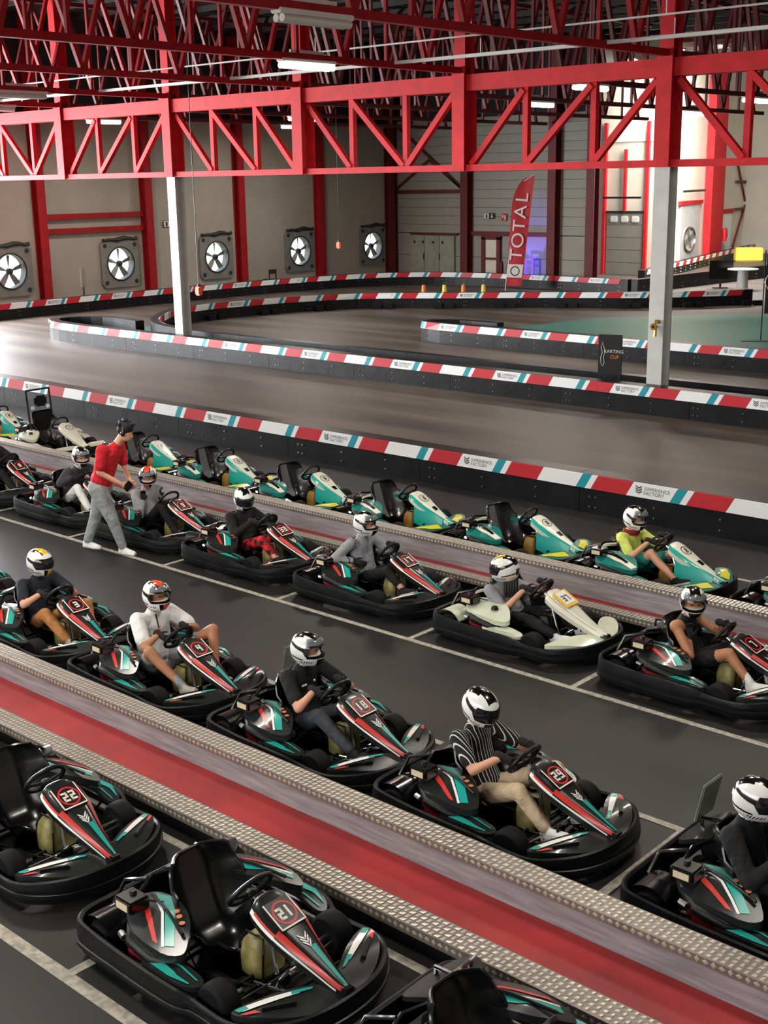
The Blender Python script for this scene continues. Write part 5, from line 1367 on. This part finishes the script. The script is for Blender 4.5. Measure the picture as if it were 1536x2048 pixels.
# --- attendant standing between the rows
MO = V((-13.4, 9.36, 0))
fw = V((.86, .5, 0)).normalized(); lt = V((-.5, .86, 0))     # facing, left
def q(f, l, z): p = fw*f+lt*l; return (p.x, p.y, z)
J = dict(hip=q(-.02, 0, .90), chest=q(.10, 0, 1.24), neck=q(.26, 0, 1.47), head=q(.37, .02, 1.62), face=tuple(fw*.9+V((0, 0, -.35))),
         shoulder=(q(.13, -.2, 1.42), q(.2, .19, 1.41)), elbow=(q(.10, -.26, 1.14), q(.24, .2, 1.12)), wrist=(q(.34, -.17, .98), q(.38, .06, .96)),
         knee=(q(.17, -.12, .48), q(-.16, .1, .47)), ankle=(q(.27, -.08, .10), q(-.29, .06, .12)), toe=((.95, .3, -.05), (.85, .5, -.12)),
         hand=((tuple(fw*.8+lt*.3+V((0, 0, -.5))), (0, 0, 1), .9, 1), (tuple(fw*.7-lt*.4+V((0, 0, -.4))), (0, 0, 1), .9, -1)))
man = human('person', 'standing man in a red T-shirt, grey joggers and white trainers, wearing headphones', J,
            dict(shirt='cloth_red', pants='cloth_sweat_grey', sleeve='short', leg='long', glove=False, shoe='cloth_white', lat=tuple(lt), voxel=.0085, bulk=1.2, legw=1.25), tuple(MO))
hd = V(J['head'])
hp = [dict(c=[hd-fw*.015+V((0, 0, .03)), hd+V((0, 0, .075))+fw*.015], a=[.087, .085], b=[.1, .105], lat=tuple(lt), m='hair')]
rnd = random.Random(2)
for k in range(26):
    a = rnd.uniform(0, 6.28); e = rnd.uniform(.35, 1.4); dv = fw*math.cos(a)*math.cos(e)+lt*math.sin(a)*math.cos(e)+V((0, 0, math.sin(e)))
    hp.append(seg(hd+V((0, 0, .045))+dv*.075, hd+V((0, 0, .05))+dv*.125+fw*.01, .022, .014, 'hair'))
put('hair', remesh_prims('hair', hp, .008, 2), man)
for sg in (-1, 1):
    MB().ell(hd+lt*(sg*.088)+V((0, 0, -.005)), (.03, .03, .04), 12, 8).build('headphone_cup', 'gloss_black', man, True)
    MB().ell(hd+fw*.093+lt*(sg*.03)+V((0, 0, .012)), (.008, .01, .007), 8, 6).build('eye', 'eye_dark', man, True)
    MB().ell(hd+lt*(sg*.078)-fw*.01+V((0, 0, -.01)), (.014, .014, .03), 8, 6).build('ear', 'skin_light', man, True)
MB().ell(hd+fw*.088+V((0, 0, -.052)), (.012, .024, .007), 10, 6).build('mouth', 'skin_tan', man, True)
MB().tube([hd+lt*.092, hd+lt*.075+V((0, 0, .09)), hd+V((0, 0, .135)), hd-lt*.075+V((0, 0, .09)), hd-lt*.092], .012, 8).build('headband', 'gloss_black', man, True)
o = MB().bbox((0, 0, 0), (.09, .03, .16), .008).build('radio', 'gloss_black', None, True, tuple(MO+V(J['wrist'][0])+fw*.1+V((0, 0, -.03)))); o.rotation_euler = (.3, .8, .5)
tag(o, 'small black radio in the hand of the standing man in red', 'radio')
